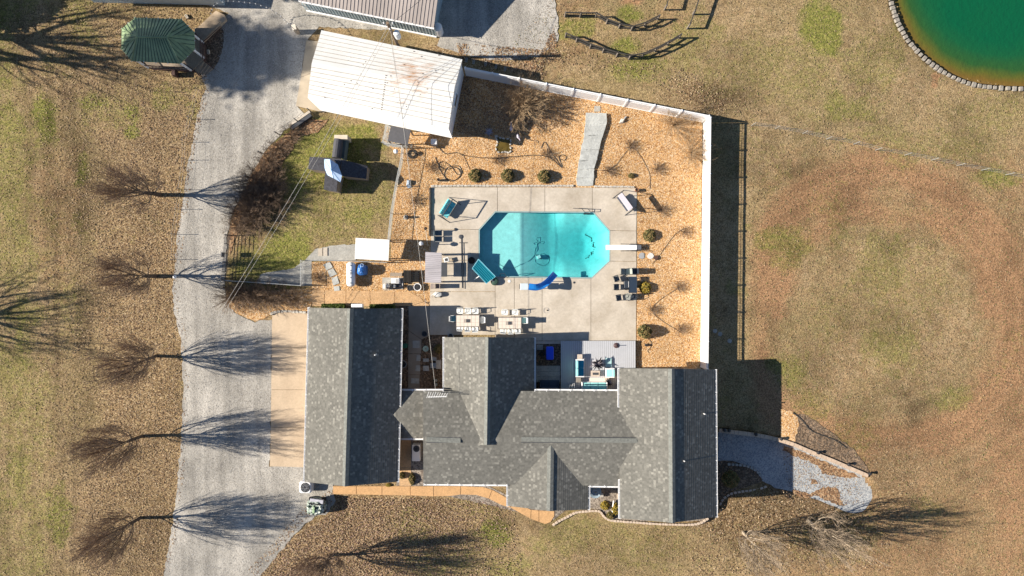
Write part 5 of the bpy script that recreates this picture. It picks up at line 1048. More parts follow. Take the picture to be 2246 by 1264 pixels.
# turquoise panel
t=thing('sun_screen','tilted turquoise ribbed panel on a round based stand at the lower left pool corner','sun screen',tuple(P(1085,618)))
q=[P(1050,569,1.0),P(1036,589,1.0),P(1067,622,.6),P(1087,607,.6)]; CYAN=mat('turquoise_panel',(.01,.27,.36),.35,.1,2)
mb=MB().hexa([x+Vector((0,0,-.05)) for x in q],q); mb.build('panel',CYAN,t)
for k in range(6):
    f=(k+.5)/6; a=q[1].lerp(q[0],f); b=q[2].lerp(q[3],f); MB().tube([a+Vector((0,0,.03)),b+Vector((0,0,.03))],.025,4).build('rib',mat('turquoise_rib',(.03,.36,.45),.35),t)
MB().tube([q[0],q[1],q[2],q[3],q[0]],.045,5).build('frame',mat('pale_turquoise_frame',(.2,.5,.62),.4),t)
b_=P(1085,618); MB().lathe(b_+Vector((0,0,.05)),[(.36,0),(.36,.3),(.26,.42),(.05,.45)],18).build('base',mat('base_black_green',(.03,.07,.05),.6),t); MB().tube([b_+Vector((0,0,.4)),(q[2]+q[3])/2+Vector((0,0,.05))],.05,7).build('pole',GREY,t); MB().tube([(q[1]+q[2])/2,P(1040,614,.5)],.035,6).build('arm',WHITE,t)
# ---------------- seating ----------------
def chair(label,loc,rz,col=None,name='dining_chair',group=None,arms=True,w=.52,seatc=None,backc=None):
    t=thing(name,label,'chair',tuple(loc),rz,group); m=col or WHITE; s_=seatc or m; b_=backc or s_
    MB().rbox((0,0,.43),(w,w*.95,.05),.05).build('seat',s_,t,world=False)
    MB().box((0,-w*.5,.72),(w*.96,.04,.55),0,None,R(12)).build('backrest',b_,t,world=False)
    for x in(-1,1):
        for y in(-1,1): MB().tube([(x*w*.45,y*w*.42,.42),(x*w*.5,y*w*.48,0)],.018,5).build('leg',m,t,world=False)
        if arms: MB().tube([(x*w*.52,-w*.45,.66),(x*w*.55,w*.1,.66),(x*w*.5,w*.42,.43)],.022,5).build('armrest',m,t,world=False)
    return t
def ptable(label,c,w,d,h,top,leg,name='patio_table',cat='table',hole=True):
    t=thing(name,label,cat,tuple(c)); MB().rbox(c+Vector((0,0,h-.03)),(w,d,.05),.05).build('tabletop',top,t)
    for sx in(-1,1):
        for sy in(-1,1): MB().box(c+Vector((sx*w*.43,sy*d*.4,h/2-.03)),(.06,.06,h-.07)).build('leg',leg,t)
        MB().box(c+Vector((sx*(w/2-.02),0,h-.02)),(.04,d,.06)).build('edge',leg,t); MB().box(c+Vector((0,sx*(d/2-.02),h-.02)),(w-.08,.04,.06)).build('edge',leg,t)
    if hole: MB().box(c+Vector((0,0,h+.01)),(.3,.3,.04)).build('insert',DGREY,t)
    return t
TT=mat('pale_tile_top',(.68,.60,.52),.5,.06,3)
def tiled(c,t,w,d,h):
    for i in range(6):
        for j in range(3):
            cc=c+Vector(((i-2.5)*(w-.14)/6,(j-1)*(d-.14)/3,h+.006)); 
            if abs(i-2.5)<1 and j==1: continue
            MB().box(cc,((w-.14)/6-.02,(d-.14)/3-.02,.014)).build('tile',TT,t)
T1=P(1026,704,.79);T1.z=.05; T2=P(1118,709,.79);T2.z=.05
a=ptable('pale tiled dining table in the garage shade, left of two',T1,2.22,1.12,.74,mat('tile_grout',(.42,.36,.31),.7),DGREY); tiled(T1,a,2.22,1.12,.74)
b=ptable('pale tiled dining table in the sun, right of two',T2,2.22,1.12,.74,mat('tile_grout',(.42,.36,.31),.7),DGREY); tiled(T2,b,2.22,1.12,.74)
G='white chairs round the two tiled dining tables'
W2=mat('white_sling',(.75,.76,.74),.6,.06,3); AQS=mat('aqua_sling',(.16,.38,.42),.6,.08)
for i,(u,v,lb) in enumerate([(1009,683,'leftmost above'),(1027,683,'middle one above'),(1043,683,'rightmost above'),(1009,718,'leftmost below'),(1026,720,'middle one below'),(1042,721,'rightmost below')]):
    chair('white chair %s the left dining table'%lb,P(u,v,.4)*Vector((1,1,0))+Vector((0,0,.05)) if False else Vector((P(u,v,.5).x,P(u,v,.5).y,.05)),R(180) if v<700 else 0+R((i-4)*4) if v>700 else R(180),W2,group=G)
for i,(u,v,lb) in enumerate([(1107,686,'left one above'),(1130,686,'right one above'),(1104,724,'leftmost below'),(1120,725,'middle one below'),(1135,724,'rightmost below')]):
    q=P(u,v,.5); chair('white chair %s the right dining table'%lb,Vector((q.x,q.y,.05)),R(180) if v<700 else R((i-3)*6),W2,group=G)
for u,v,rz,lb,sc_ in((994,699,R(-90),'blue seated chair at the left end of the left dining table',AQS),(1057,702,R(90),'half white chair at the right end of the left dining table',W2),(1150,703,R(90),'rounded aqua seated chair at the right end of the right dining table',mat('aqua_pad',(.32,.58,.56),.7))):
    q=P(u,v,.5); chair(lb,Vector((q.x,q.y,.05)),rz,W2,seatc=sc_,backc=W2)
# dark dining set right of the pool
DK=mat('dark_patio_frame',(.035,.045,.06),.4,.1); LGM=mat('grey_sling_mesh',(.15,.155,.15),.7,.2,8,fine=.4,fscale=22); PALE=mat('pale_sage_sling',(.34,.38,.34),.7,.08)
q=P(1388,625,.7); c=Vector((q.x,q.y,.05)); t=ptable('dark glass patio table at the right edge of the pool deck',c,.75,1.5,.72,mat('dark_glass',(.03,.045,.07),.15,.1),DK,hole=False)
q=P(1378,624,.6); t=thing('side_cabinet','dark square storage box beside the glass patio table','box',(q.x,q.y,.05)); MB().rbox((q.x,q.y,.32),(.7,.7,.52),.04).build('body',DK,t); MB().box((q.x+.15,q.y,.60),(.26,.55,.03)).build('lid',WHITE,t)
for u,v,rz,m_,lb in((1352,611,R(-70),LGM,'grey mesh chair tilted at the upper left of the dark patio table'),(1352,630,R(-90),LGM,'grey mesh chair square on to the left of the dark patio table'),(1357,653,R(-80),LGM,'grey mesh chair at the lower left of the dark patio table'),(1367,596,R(-90),mat('sage_mesh',(.30,.31,.28),.7,.1),'pale green grey chair above left of the dark patio table'),(1377,596,R(95),PALE,'pale sage chair above the dark patio table'),(1391,595,R(90),DK,'dark chair above right of the dark patio table'),(1377,652,R(170),mat('sage_mesh',(.30,.31,.28),.7,.1),'sage grey chair below the dark patio table'),(1390,652,R(175),DK,'dark chair at the lower right of the dark patio table')):
    q=P(u,v,.5); chair(lb,Vector((q.x,q.y,.05)),rz,DK,'patio_chair','chairs round the dark patio table',seatc=m_)
# ---- swings ----
def swing(label,c,rz,seatm,frame=DGREY,cushions=3,canopy=None):
    t=thing('garden_swing',label,'swing',(c.x,c.y,.05),rz)
    for s_ in(-1,1):
        MB().tube([(s_*.98,-.65,0),(s_*.93,0,1.75)],.03,6).build('leg',frame,t,world=False); MB().tube([(s_*.98,.65,0),(s_*.93,0,1.75)],.03,6).build('leg',frame,t,world=False); MB().tube([(s_*.98,-.65,.03),(s_*.98,.65,.03)],.03,6).build('foot_bar',frame,t,world=False)
        MB().tube([(s_*.75,-.1,1.72),(s_*.75,.1,.55)],.012,4).build('hanger',frame,t,world=False)
    MB().tube([(-.95,0,1.75),(.95,0,1.75)],.045,6).build('top_bar',frame,t,world=False)
    MB().box((0,0,.42),(1.6,.6,.05)).build('seat_frame',frame,t,world=False)
    for k in range(cushions):
        x=(k-(cushions-1)/2)*1.56/cushions; MB().rbox((x,.06,.49),(1.5/cushions,.52,.11),.05).build('seat_cushion',seatm,t,world=False); MB().box((x,-.36,.8),(1.5/cushions,.12,.6),0,None,R(20)).build('back_cushion',seatm,t,world=False)
    if canopy: MB().rbox((0,-.25,1.8),(1.7,.5,.05),.05).build('canopy',canopy,t,world=False)
    return t
q=P(984,459,.7); swing('dark framed garden swing with turquoise cushions at the upper left of the deck',q,R(-122),mat('turquoise_cushion',(.16,.58,.60),.8,.06))
q=P(1372,443,.7); swing('dark framed garden swing with a pale lilac seat at the upper right of the deck',q,R(-54+0),mat('dark_navy_seat',(.06,.07,.10),.8,.1),cushions=2,canopy=mat('lilac_canopy',(.62,.58,.62),.7,.05))
# glider bench
q=P(963,518,.4); t=thing('glider_bench','grey blue two seat glider bench at the left edge of the pool deck','bench',(q.x,q.y,.05)); GB=mat('slate_sling',(.11,.15,.17),.6,.15,4)
for s_ in(-1,1):
    MB().rbox((q.x-.02,q.y+s_*.26,.47),(.6,.48,.06),.04).build('seat',GB,t); MB().box((q.x-.36,q.y+s_*.26,.72),(.05,.48,.5),0,None,0,R(-12)).build('backrest',GB,t)
    MB().tube([(q.x-.3,q.y+s_*.53,.66),(q.x+.3,q.y+s_*.53,.66),(q.x+.3,q.y+s_*.53,.05)],.025,5).build('armrest',GREY,t); MB().tube([(q.x-.3,q.y+s_*.53,.66),(q.x-.3,q.y+s_*.53,.05)],.025,5).build('leg',GREY,t)
# pavilion things
def pot(label,u,v,r,h,m,inner=DSOIL,rim=None,z=.05,name='plant_pot'):
    c=P(u,v,z); t=thing(name,label,'pot',tuple(c)); MB().lathe(c,[(r*.7,0),(r*.95,h*.8),(r,h),(r*.86,h),(r*.8,h*.82),(.01,h*.8)],18).build('pot',m,t); MB().lathe(c+Vector((0,0,h*.78)),[(r*.8,0),(r*.75,.04),(.01,.05)],14).build('soil',inner,t)
    return t
pot('large black round pot between pavilion and pool',1035,572,.33,.5,BLACK); pot('white rimmed dark tub by the pallets, right one',917,630,.36,.42,WHITE,BLACK,z=0); pot('black round tub by the pallets, left one',901,632,.28,.4,DGREY,BLACK,z=0)
pot('grey ring pot against the shaded deck near the left dining table',989,737,.27,.45,GREY,BLACK); pot('dark round pot on the courtyard walk',932,732,.26,.4,DGREY,BLACK); pot('large grey ring planter beside the garage wall',885,798,.38,.5,GREY,BLACK,z=0); pot('round black planter in the corner beside the composite deck',1188,776,.26,.4,BLACK,z=0)
pot('dark pot in the chips at the upper left deck corner',963,396,.14,.5,DGREY,z=0); pot('dark pot in the chips near the pale swing',1395,418,.17,.5,TERRA,z=0)
q=P(979,570,.5); t=thing('white_stool','small white framed stool with dark seat under the pavilion edge','stool',(q.x,q.y,.05)); MB().rbox((q.x,q.y,.5),(.45,.42,.06),.04,.3).build('seat',WHITE,t); MB().rbox((q.x,q.y,.535),(.28,.26,.02),.03,.3).build('pad',DGREY,t)
for dx,dy in((-.18,-.16),(.18,-.16),(-.18,.16),(.18,.16)): MB().tube([(q.x+dx,q.y+dy,.05),(q.x+dx,q.y+dy,.48)],.02,5).build('leg',WHITE,t)
q=P(969,592,.5); t=thing('bar_table','dark table standing half under the silvery pavilion roof','table',(q.x,q.y,.05)); MB().box((q.x,q.y,1.0),(1.1,1.3,.06)).build('tabletop',DGREY,t)
for dx in(-.45,.45):
    for dy in(-.55,.55): MB().box((q.x+dx,q.y+dy,.52),(.07,.07,.95)).build('leg',DGREY,t)
for u,v,lb in((949,628,'left one'),(960,628,'right one')):
    q=P(u,v,.4); chair('brown grey folding chair below the pavilion, '+lb,Vector((q.x,q.y,.05)),R(90),DGREY,'folding_chair','folding chairs below the pavilion',False,.42,mat('taupe_fabric',(.26,.22,.20),.8,.1))
q=P(960,646,.3); t=thing('pool_float','pale rounded wheeled pool cleaner cart on the deck below the pavilion','cart',(q.x,q.y,.05)); MB().lathe((q.x,q.y,.15),[(.28,0),(.34,.1),(.3,.3),(.1,.36)],16,1.15,.75).build('body',mat('pale_shell',(.6,.6,.58),.5),t); MB().tube([(q.x-.4,q.y-.25,.3),(q.x-.55,q.y-.1,.7),(q.x-.1,q.y+.25,.7)],.025,5).build('handle',WHITE,t)
for s_ in(-1,1): MB().lathe((q.x+s_*.22,q.y-.2,.06),[(.1,0),(.1,.05)],10).build('wheel',BLACK,t)
# t poles near pavilion and patio heater
q=P(1013,575); t=thing('skimmer_pole','long dark pool skimmer pole with a net head lying on the deck','pole',(q.x,q.y,.05)); a=P(1012,522)+Vector((0,0,.1)); MB().tube([a,P(1014,632)+Vector((0,0,.08))],.03,5).build('handle',DGREY,t); MB().lathe(a+Vector((-.05,.1,-.03)),[(.17,0),(.2,.03),(.12,.05)],12).build('net_head',DGREY,t)
q=P(1016,580); t=thing('brush_pole','thin pool brush pole with a crossbar head lying beside the skimmer pole','pole',(q.x,q.y,.05)); a=P(1015,533)+Vector((0,0,.12)); MB().tube([a,P(1018,634)+Vector((0,0,.12))],.026,5).build('handle',DGREY,t); MB().box(a,(.62,.07,.06)).build('brush_head',DGREY,t)
q=P(929,537); t=thing('globe_lamp','white globe lamp on a post between the white roofed shed and deck','lamp',tuple(q)); MB().tube([q,q+Vector((0,0,1.5))],.035,6).build('post',WHITE,t); MB().lathe(q+Vector((0,0,1.5)),[(.05,0),(.16,.08),(.2,.2),(.16,.32),(.03,.4)],14).build('globe',WHITE,t,smooth=True)
q=P(938,520); t=thing('thin_post','thin pale post with a crossbar at the left edge of the pool deck','post',tuple(q)); MB().tube([q+Vector((0,-.8,0)),q+Vector((0,.6,1.5))],.03,5).build('pole',CREAM,t); MB().lathe(q+Vector((0,.65,1.5)),[(.05,0),(.16,.05),(.1,.15)],10).build('head',DSOIL,t)
q=P(1198,681); t=thing('wire_coil','thin wire hoop lying on the deck right of the dining tables','hoop',(q.x,q.y,.05)); MB().tube([(q.x+.25*math.cos(a*.45),q.y+.25*math.sin(a*.45),.07) for a in range(13)],.012,4,cap=False).build('hoop',GREY,t); MB().lathe((q.x+.1,q.y,.05),[(.05,0),(.07,.05),(.02,.08)],8).build('hub',DSOIL,t)
q=P(1117,617); t=thing('skimmer_cover','small white skimmer lid on the deck beside the turquoise panel','lid',(q.x,q.y,.05)); MB().lathe((q.x,q.y,.05),[(.13,0),(.13,.03),(.02,.035)],12).build('lid',WHITE,t); MB().tube([(q.x-.04,q.y,.09),(q.x+.04,q.y,.09)],.01,4).build('grip',GREY,t)
q=P(1259,620); t=thing('deck_drain','small dark drain cap on the deck below the pool','drain',(q.x,q.y,.05)); MB().lathe((q.x,q.y,.05),[(.1,0),(.1,.03),(.02,.04)],12).build('cap',DGREY,t); MB().lathe((q.x,q.y,.09),[(.03,0),(.03,.02)],8).build('knob',BLACK,t)
# ---------------- composite deck ----------------
dz=.42; t=thing('composite_deck','raised grey composite board deck at the lower right of the pool deck','deck',tuple(P(1313,790)))
DKM=mat('grey_composite',(.46,.47,.50),.6,.05,1.2); x0,x1=P(1230,0,dz).x,P(1394,0,dz).x; yt=P(0,748,dz).y; yb=P(0,870,dz).y; ym=P(0,812,dz).y; xm=P(1364,0,dz).x; n_=int((x1-x0)/.19); bms={}
for i in range(n_):
    xa=x0+i*(x1-x0)/n_; w_=(x1-x0)/n_; lo=yb if xa<xm else ym; key=lo
    if key not in bms: bms[key]=meshof(MB().box((0,(yt+lo)/2,dz-.02),(w_-.018,yt-lo,.04)),'board',DKM)
    piece('board',bms[key],t,(xa+w_/2,0,0))
MB().prism([(x0+.03,yt-.03),(x1-.03,yt-.03),(x1-.03,ym),(xm,ym),(xm,yb),(x0+.03,yb)],.0,dz-.045).build('skirt',DGREY,t)
sz=.55; t=thing('sofa_deck_step','bluish stone slab step left of the composite deck','step',tuple(P(1203,820)));
for k in range(3): q=[P(1176,803+k*12,.3),P(1229,803+k*12,.3),P(1229,814.5+k*12,.3),P(1176,814.5+k*12,.3)]; MB().prism([(p.x,p.y) for p in q],0,.3+.003*k).build('slab',GCONC,t)
t=thing('square_paver','square grey paver in the shaded corner by the den roof','paver',tuple(P(1184,762))); MB().prism(inset([(p.x,p.y) for p in PP([(1177,756),(1191,756),(1191,768),(1177,768)])],.01),0,.1).build('paver',GCONC,t)
def sofa(label,c,rz,n,w,seatm,backm,frame,z,name='outdoor_sofa',cat='sofa',d=.78):
    t=thing(name,label,cat,(c.x,c.y,z),rz); L_=n*w+.2
    MB().box((0,0,.17),(L_,d,.28)).build('frame',frame,t,world=False)
    for k in range(n):
        x=(k-(n-1)/2)*w; MB().rbox((x,.08,.40),(w-.02,d-.25,.18),.06).build('seat_cushion',seatm,t,world=False); MB().rbox((x,-d/2+.12,.6),(w-.02,.2,.4),.05).build('back_cushion',backm,t,world=False)
    for s_ in(-1,1): MB().rbox((s_*(L_/2-.05),0,.42),(.1,d,.3),.03).build('armrest',frame,t,world=False)
    return t
SF=mat('sofa_blue',(.005,.24,.42),.8,.06); SFL=mat('sofa_light_aqua',(.30,.66,.66),.8,.04)
q=P(1272,808,dz+.5); sofa('blue cushioned loveseat with pale back facing the deck planter',q,R(-90),2,.72,SF,SFL,WHITE,dz)
q=P(1304,848,dz+.5); sofa('long turquoise cushioned sofa against the house wall',q,R(0),3,.72,SFL,mat('sofa_teal',(.01,.30,.36),.8,.06),WHITE,dz)
q=P(1338,818,dz+.4); sofa('pale aqua cushioned ottoman right of the fire table',q,R(90),1,.66,SFL,SFL,WHITE,dz,'ottoman','ottoman',.8)
q=P(1336,796,dz+.4); t=thing('aqua_mat','flat pale aqua cushion beside the deck plant','cushion',(q.x,q.y,dz)); MB().rbox((q.x,q.y,dz+.1),(.55,.82,.18),.05).build('pad',mat('pale_aqua_pad',(.36,.55,.56),.8,.05),t); MB().box((q.x,q.y,dz+.02),(.5,.78,.04)).build('base',GREY,t)
q=P(1205,844,.6); sofa('dark navy covered sofa in the shade below the stone step',q,0,2,.8,mat('navy_cover',(.03,.05,.09),.7,.1),mat('navy_cover',(.03,.05,.09)),mat('navy_cover',(.03,.05,.09)),.3,'covered_sofa')
def boxtable(label,u,v,w,d,h,top,name='side_table',ins=None):
    q=P(u,v,dz+h); t=thing(name,label,'table',(q.x,q.y,dz)); MB().rbox((q.x,q.y,dz+h-.03),(w,d,.06),.02).build('tabletop',top,t); MB().box((q.x,q.y,dz+h/2-.03),(w*.86,d*.86,h-.06)).build('base',WOOD,t)
    if ins: MB().box((q.x,q.y,dz+h+.01),(w*.62,d*.38,.04)).build('burner',ins,t)
    return t
WW=mat('whitewashed_wood',(.52,.44,.37),.8,.15,6); boxtable('tan fire table with a dark rectangular burner on the deck',1306,820,.82,.56,.45,WW,'fire_table',DGREY)
boxtable('small whitewashed side table above the blue loveseat',1272,783,.46,.46,.5,WW); boxtable('small grey brown side table below the blue loveseat',1269,834,.46,.42,.5,mat('grey_brown_wood',(.26,.23,.2),.8,.15)); boxtable('small pale side table below the aqua ottoman',1332,831,.42,.42,.45,WW)
q=P(1311,834,dz); t=thing('outdoor_rug','pale striped rug strip in front of the long turquoise sofa','rug',(q.x,q.y,dz)); MB().box((q.x,q.y,dz+.012),(1.7,.42,.02)).build('rug',mat('pale_rug',(.72,.62,.55),.9,.06,8),t); MB().box((q.x-.86,q.y,dz+.012),(.03,.42,.024)).build('fringe',WHITE,t)
# feather plant in a pot on deck
q=P(1309,797,dz); t=thing('spiky_plant','spiky dark and white potted plant beside the fire table','plant',(q.x,q.y,dz)); MB().lathe((q.x,q.y,dz),[(.26,0),(.34,.4),(.34,.45),(.28,.44),(.02,.42)],14).build('pot',mat('white_pot',(.6,.56,.55),.6),t); rn=random.Random(4)
BLm=MB().poly([(-.02,0,0),(.02,0,0),(.05,.3,.22),(.0,.75,.18),(-.05,.3,.22)]); m1=meshof(BLm,'leaf',mat('dark_plum_leaf',(.03,.03,.05),.5)); m2=meshof(BLm,'leaf',mat('pale_leaf',(.5,.45,.48),.6))
for k in range(30):
    o=piece('leaf',m1 if k%3 else m2,t,(q.x,q.y,dz+.42),rn.uniform(0,6.28),(1,rn.uniform(.6,1.15),rn.uniform(.4,1.8)))
q=P(1351,758,dz+.02); t=thing('patio_umbrella_base','round brown umbrella base with a short pole on the open deck','umbrella base',(q.x,q.y,dz)); MB().lathe((q.x,q.y,dz),[(.24,0),(.24,.08),(.1,.14),(.03,.16)],18).build('base',mat('brown_iron',(.09,.05,.05),.5,.2),t); MB().tube([(q.x,q.y,dz+.1),(q.x,q.y,dz+.55)],.03,6).build('tube',DGREY,t)
q=P(1206,775,.8); t=thing('blue_cooler','bright blue rectangular lidded bin beside the composite deck','bin',(q.x,q.y,0)); MB().rbox((q.x,q.y,.4),(.62,1.12,.8),.1).build('body',BLUEP,t); MB().rbox((q.x,q.y,.84),(.68,1.2,.1),.12).build('lid',BLUEP,t); MB().tube([(q.x-.2,q.y+.64,.7),(q.x+.2,q.y+.64,.7)],.03,5).build('handle',DGREY,t)
q=P(1254,847,.9); t=thing('rattan_chair','white ribbed rattan chair at the left end of the deck seating','chair',(q.x,q.y,dz)); MB().rbox((q.x,q.y,dz+.4),(.5,.5,.06),.06).build('seat',DGREY,t)
for k in range(4): MB().tube([(q.x-.22+.145*k,q.y-.27,dz+.45),(q.x-.22+.145*k,q.y-.1,dz+.85),(q.x-.22+.145*k,q.y+.25,dz+.46)],.022,5).build('slat',WHITE,t)
for sx in(-1,1):
    for sy in(-1,1): MB().tube([(q.x+sx*.22,q.y+sy*.22,dz+.4),(q.x+sx*.24,q.y+sy*.24,dz)],.025,5).build('leg',WHITE,t)
t=thing('potted_fern','dark leafy pot at the right end of the long turquoise sofa','plant',tuple(P(1334,838,dz))); q=P(1334,838,dz); MB().lathe(q,[(.15,0),(.2,.35),(.16,.35),(.02,.3)],12).build('pot',GREY,t)
for k in range(14): piece('leaf',m1,t,(q.x,q.y,dz+.3),k*.45,(1,.6,1))
# ---------------- utilities by the tank ----------------
q=P(770,602,.6); t=thing('propane_tank','long white propane tank standing in the orange chips','tank',(q.x,q.y,0)); r_=.40; L2=1.15; vs=[];n_=20; prof=[]
for k in range(5): a=math.pi/2*k/4; prof.append((r_*math.sin(a) if k else .005,-L2+r_*.75-r_*.75*math.cos(a)))
prof=[(r_*math.sin(math.pi/2*k/5)+.002,-L2+r_*.7*(1-math.cos(math.pi/2*k/5))) for k in range(6)]; prof+=[(a,-b) for a,b in prof[::-1]]
for r0,y in prof: vs+=[(q.x+r0*math.cos(2*math.pi*k/n_),q.y+y,.62+r0*math.sin(2*math.pi*k/n_)) for k in range(n_)]
mb=MB().add(vs,[(i*n_+k,i*n_+(k+1)%n_,(i+1)*n_+(k+1)%n_,(i+1)*n_+k) for i in range(len(prof)-1) for k in range(n_)]); mb.build('shell',mat('tank_white',(.8,.82,.84),.3,.03),t,smooth=True)
for y in(-.8,-.3,.35,.8): MB().lathe((q.x+.08,q.y+y,1.0),[(.05,0),(.05,.06),(.02,.08)],8).build('fitting',DGREY,t)
MB().lathe((q.x+.08,q.y+.1,1.0),[(.12,0),(.12,.1),(.02,.13)],12).build('dome',GREY,t)
for y in(-.6,.6): MB().box((q.x,q.y+y,.12),(.5,.12,.26)).build('foot',CONC,t)
q=P(792,592,1.0); t=thing('tarp_bundle','bright blue tarpaulin bundle beside the propane tank','tarp',(q.x,q.y,0)); rn=random.Random(8); vs=[];n_=16
for f,z in((.95,0),(1.0,.5),(.92,.9),(.6,1.08),(.2,1.15)): vs+=[(q.x+.42*f*math.copysign(abs(math.cos(2*math.pi*k/n_))**.6,math.cos(2*math.pi*k/n_))+rn.uniform(-.03,.03),q.y+.52*f*math.copysign(abs(math.sin(2*math.pi*k/n_))**.6,math.sin(2*math.pi*k/n_))+rn.uniform(-.03,.03),z+rn.uniform(-.03,.03)) for k in range(n_)]
MB().add(vs,[(i*n_+k,i*n_+(k+1)%n_,(i+1)*n_+(k+1)%n_,(i+1)*n_+k) for i in range(4) for k in range(n_)]+[tuple(range(4*n_,5*n_))]).build('tarp',TARP,t); MB().tube([(q.x+.1+.14*math.cos(a*.5),q.y+.42+.14*math.sin(a*.5),1.1) for a in range(13)],.022,5,cap=False).build('rope',mat('pale_blue_rope',(.4,.55,.75),.6),t)
t=thing('equipment_pad','concrete pad under the pool pump equipment','pad',tuple(P(861,620))); MB().prism([(p.x,p.y) for p in PP([(839,609),(884,609),(884,635),(839,635)])],0,.1).build('pad',GCONC,t); MB().prism([(p.x,p.y) for p in PP([(841,635.5),(862,635.5),(862,637),(841,637)])],0,.08).build('edge',GCONC,t)
q=P(867,616,.9); t=thing('pool_heater','white boxy pool heater with dark grilles on the equipment pad','heater',(q.x,q.y,.1)); MB().rbox((q.x,q.y,.5),(.75,.5,.8),.05).build('housing',WHITE,t)
for k in range(4): MB().box((q.x+.18,q.y-.16+.1*k,.915),(.3,.05,.03)).build('grille',DGREY,t)
q=P(868,628,.5); t=thing('pool_pump','dark pool pump below the white heater','pump',(q.x,q.y,.1)); MB().tube([(q.x-.35,q.y,.35),(q.x+.3,q.y,.35)],.16,10).build('motor',DGREY,t); MB().lathe((q.x-.1,q.y,.45),[(.14,0),(.14,.2),(.03,.24)],12).build('strainer',GREY,t); MB().tube([(q.x+.3,q.y,.3),(q.x+.6,q.y,.3),(q.x+.6,q.y+.5,.3)],.035,6).build('pipe',WHITE,t)
q=P(846,628,.9); t=thing('sand_filter','rounded pale sand filter tank at the corner of the equipment pad','filter',(q.x,q.y,.1)); MB().lathe((q.x,q.y,.1),[(.2,0),(.3,.12),(.31,.6),(.22,.78),(.08,.84),(.08,.95),(.03,.97)],18).build('tank',mat('filter_shell',(.55,.52,.47),.5,.05),t,smooth=True); MB().tube([(q.x,q.y,1.02),(q.x+.4,q.y,1.02)],.035,6).build('pipe',GREY,t)
t=thing('pallet_rack','wooden slatted pallets lying by the equipment','pallet',tuple(P(908,612))); ps=meshof(MB().box((0,0,.22),(1.0,.1,.04)),'slat',mat('bleached_slat',(.42,.32,.2),.85,.2,5))
for k in range(9): piece('slat',ps,t,P(908,600+k*4.1)); 
for x in(896,908,919): c=P(x,614); MB().box((c.x,c.y,.12),(.1,1.5,.16)).build('runner',DWOOD,t)
t=thing('scrap_shelf','small cluttered wooden shelf above the pool heater','shelf',tuple(P(872,602))); MB().box(P(872,603)+Vector((0,0,.8)),(1.1,.35,.05)).build('board',WOOD,t)
for dx in(-.5,.5): MB().box(P(872,603)+Vector((dx,0,.4)),(.06,.3,.78)).build('leg',DWOOD,t)
q=P(892,606,.8); t=thing('stack_crates','dark stacked wooden frame between heater and pallets','frame',(q.x,q.y,0))
for k in range(6): MB().box((q.x-.3+.12*k,q.y,.4),(.05,1.1,.7)).build('slat',DWOOD,t)
# ---------------- playhouse ----------------
PZ=2.0; t=thing('cross_playset','cross shaped playset with black shingle roofs and a barrel tunnel on the side lawn','playset',tuple(P(738,372)))
def flatroof(px,zs,nm='roof',m=BLKSH,ls=WOOD,hh=None):
    q=[P(u,v,z) for (u,v),z in zip(px,zs)]; MB().hexa([x+Vector((0,0,-.1)) for x in q],q).build(nm,m,t)
    c=sum(q,Vector())/4; lo=[c.lerp(x,.92) for x in q]; MB().hexa([Vector((x.x,x.y,0)) for x in lo],[x+Vector((0,0,-.11)) for x in lo]).build('side_wall',ls,t)
flatroof([(679,344),(713,346),(712,376),(676,371)],[1.9,1.9,2.0,1.9]); flatroof([(713.5,346),(749,349),(744,379),(712.5,377)],[2.3,2.3,2.3,2.3]); flatroof([(749.5,350),(806,364),(803,393),(746,386)],[2.3,1.5,1.5,2.3]); flatroof([(713,379),(742,381),(738,421),(710,416)],[2.2,2.2,1.7,1.7])
a,b=P(743,306,1.6),P(738,347,1.6); MB().tube([a,b],.42,14).build('barrel_tunnel',mat('charcoal_barrel',(.06,.06,.07),.8,.25,4),t); MB().box((P(757,326,.6)),(.3,2.0,1.0),R(-7)).build('tunnel_base',mat('slate_board',(.12,.16,.17),.7,.1),t); MB().box(P(752,305,.8),(1.2,.4,1.5)).build('end_block',mat('cream_block',(.6,.53,.42),.8,.1),t)
uc=P(730,371,3.0); t=thing('blue_umbrella','tilted light blue parasol over the cross shaped playset','umbrella',(uc.x,uc.y,PZ)); n_=8; rim=[]
rp=[(711,349),(724,350),(741,361),(750,385),(747,400),(731,391),(718,384),(712,369)]; rim=[P(u,v,2.75+.2*(i%2)) for i,(u,v) in enumerate(rp)]; ap=P(727,374,3.25)
for i in range(8): MB().poly([rim[i],rim[(i+1)%8],ap]).build('canopy_panel',LIGHTB,t)
for i in range(8): MB().tube([rim[i]+Vector((0,0,.01)),ap+Vector((0,0,.01))],.015,4).build('rib',mat('blue_rib',(.2,.35,.6),.6),t)
MB().tube([ap,Vector((ap.x+.1,ap.y,PZ))],.03,6).build('pole',WHITE,t)
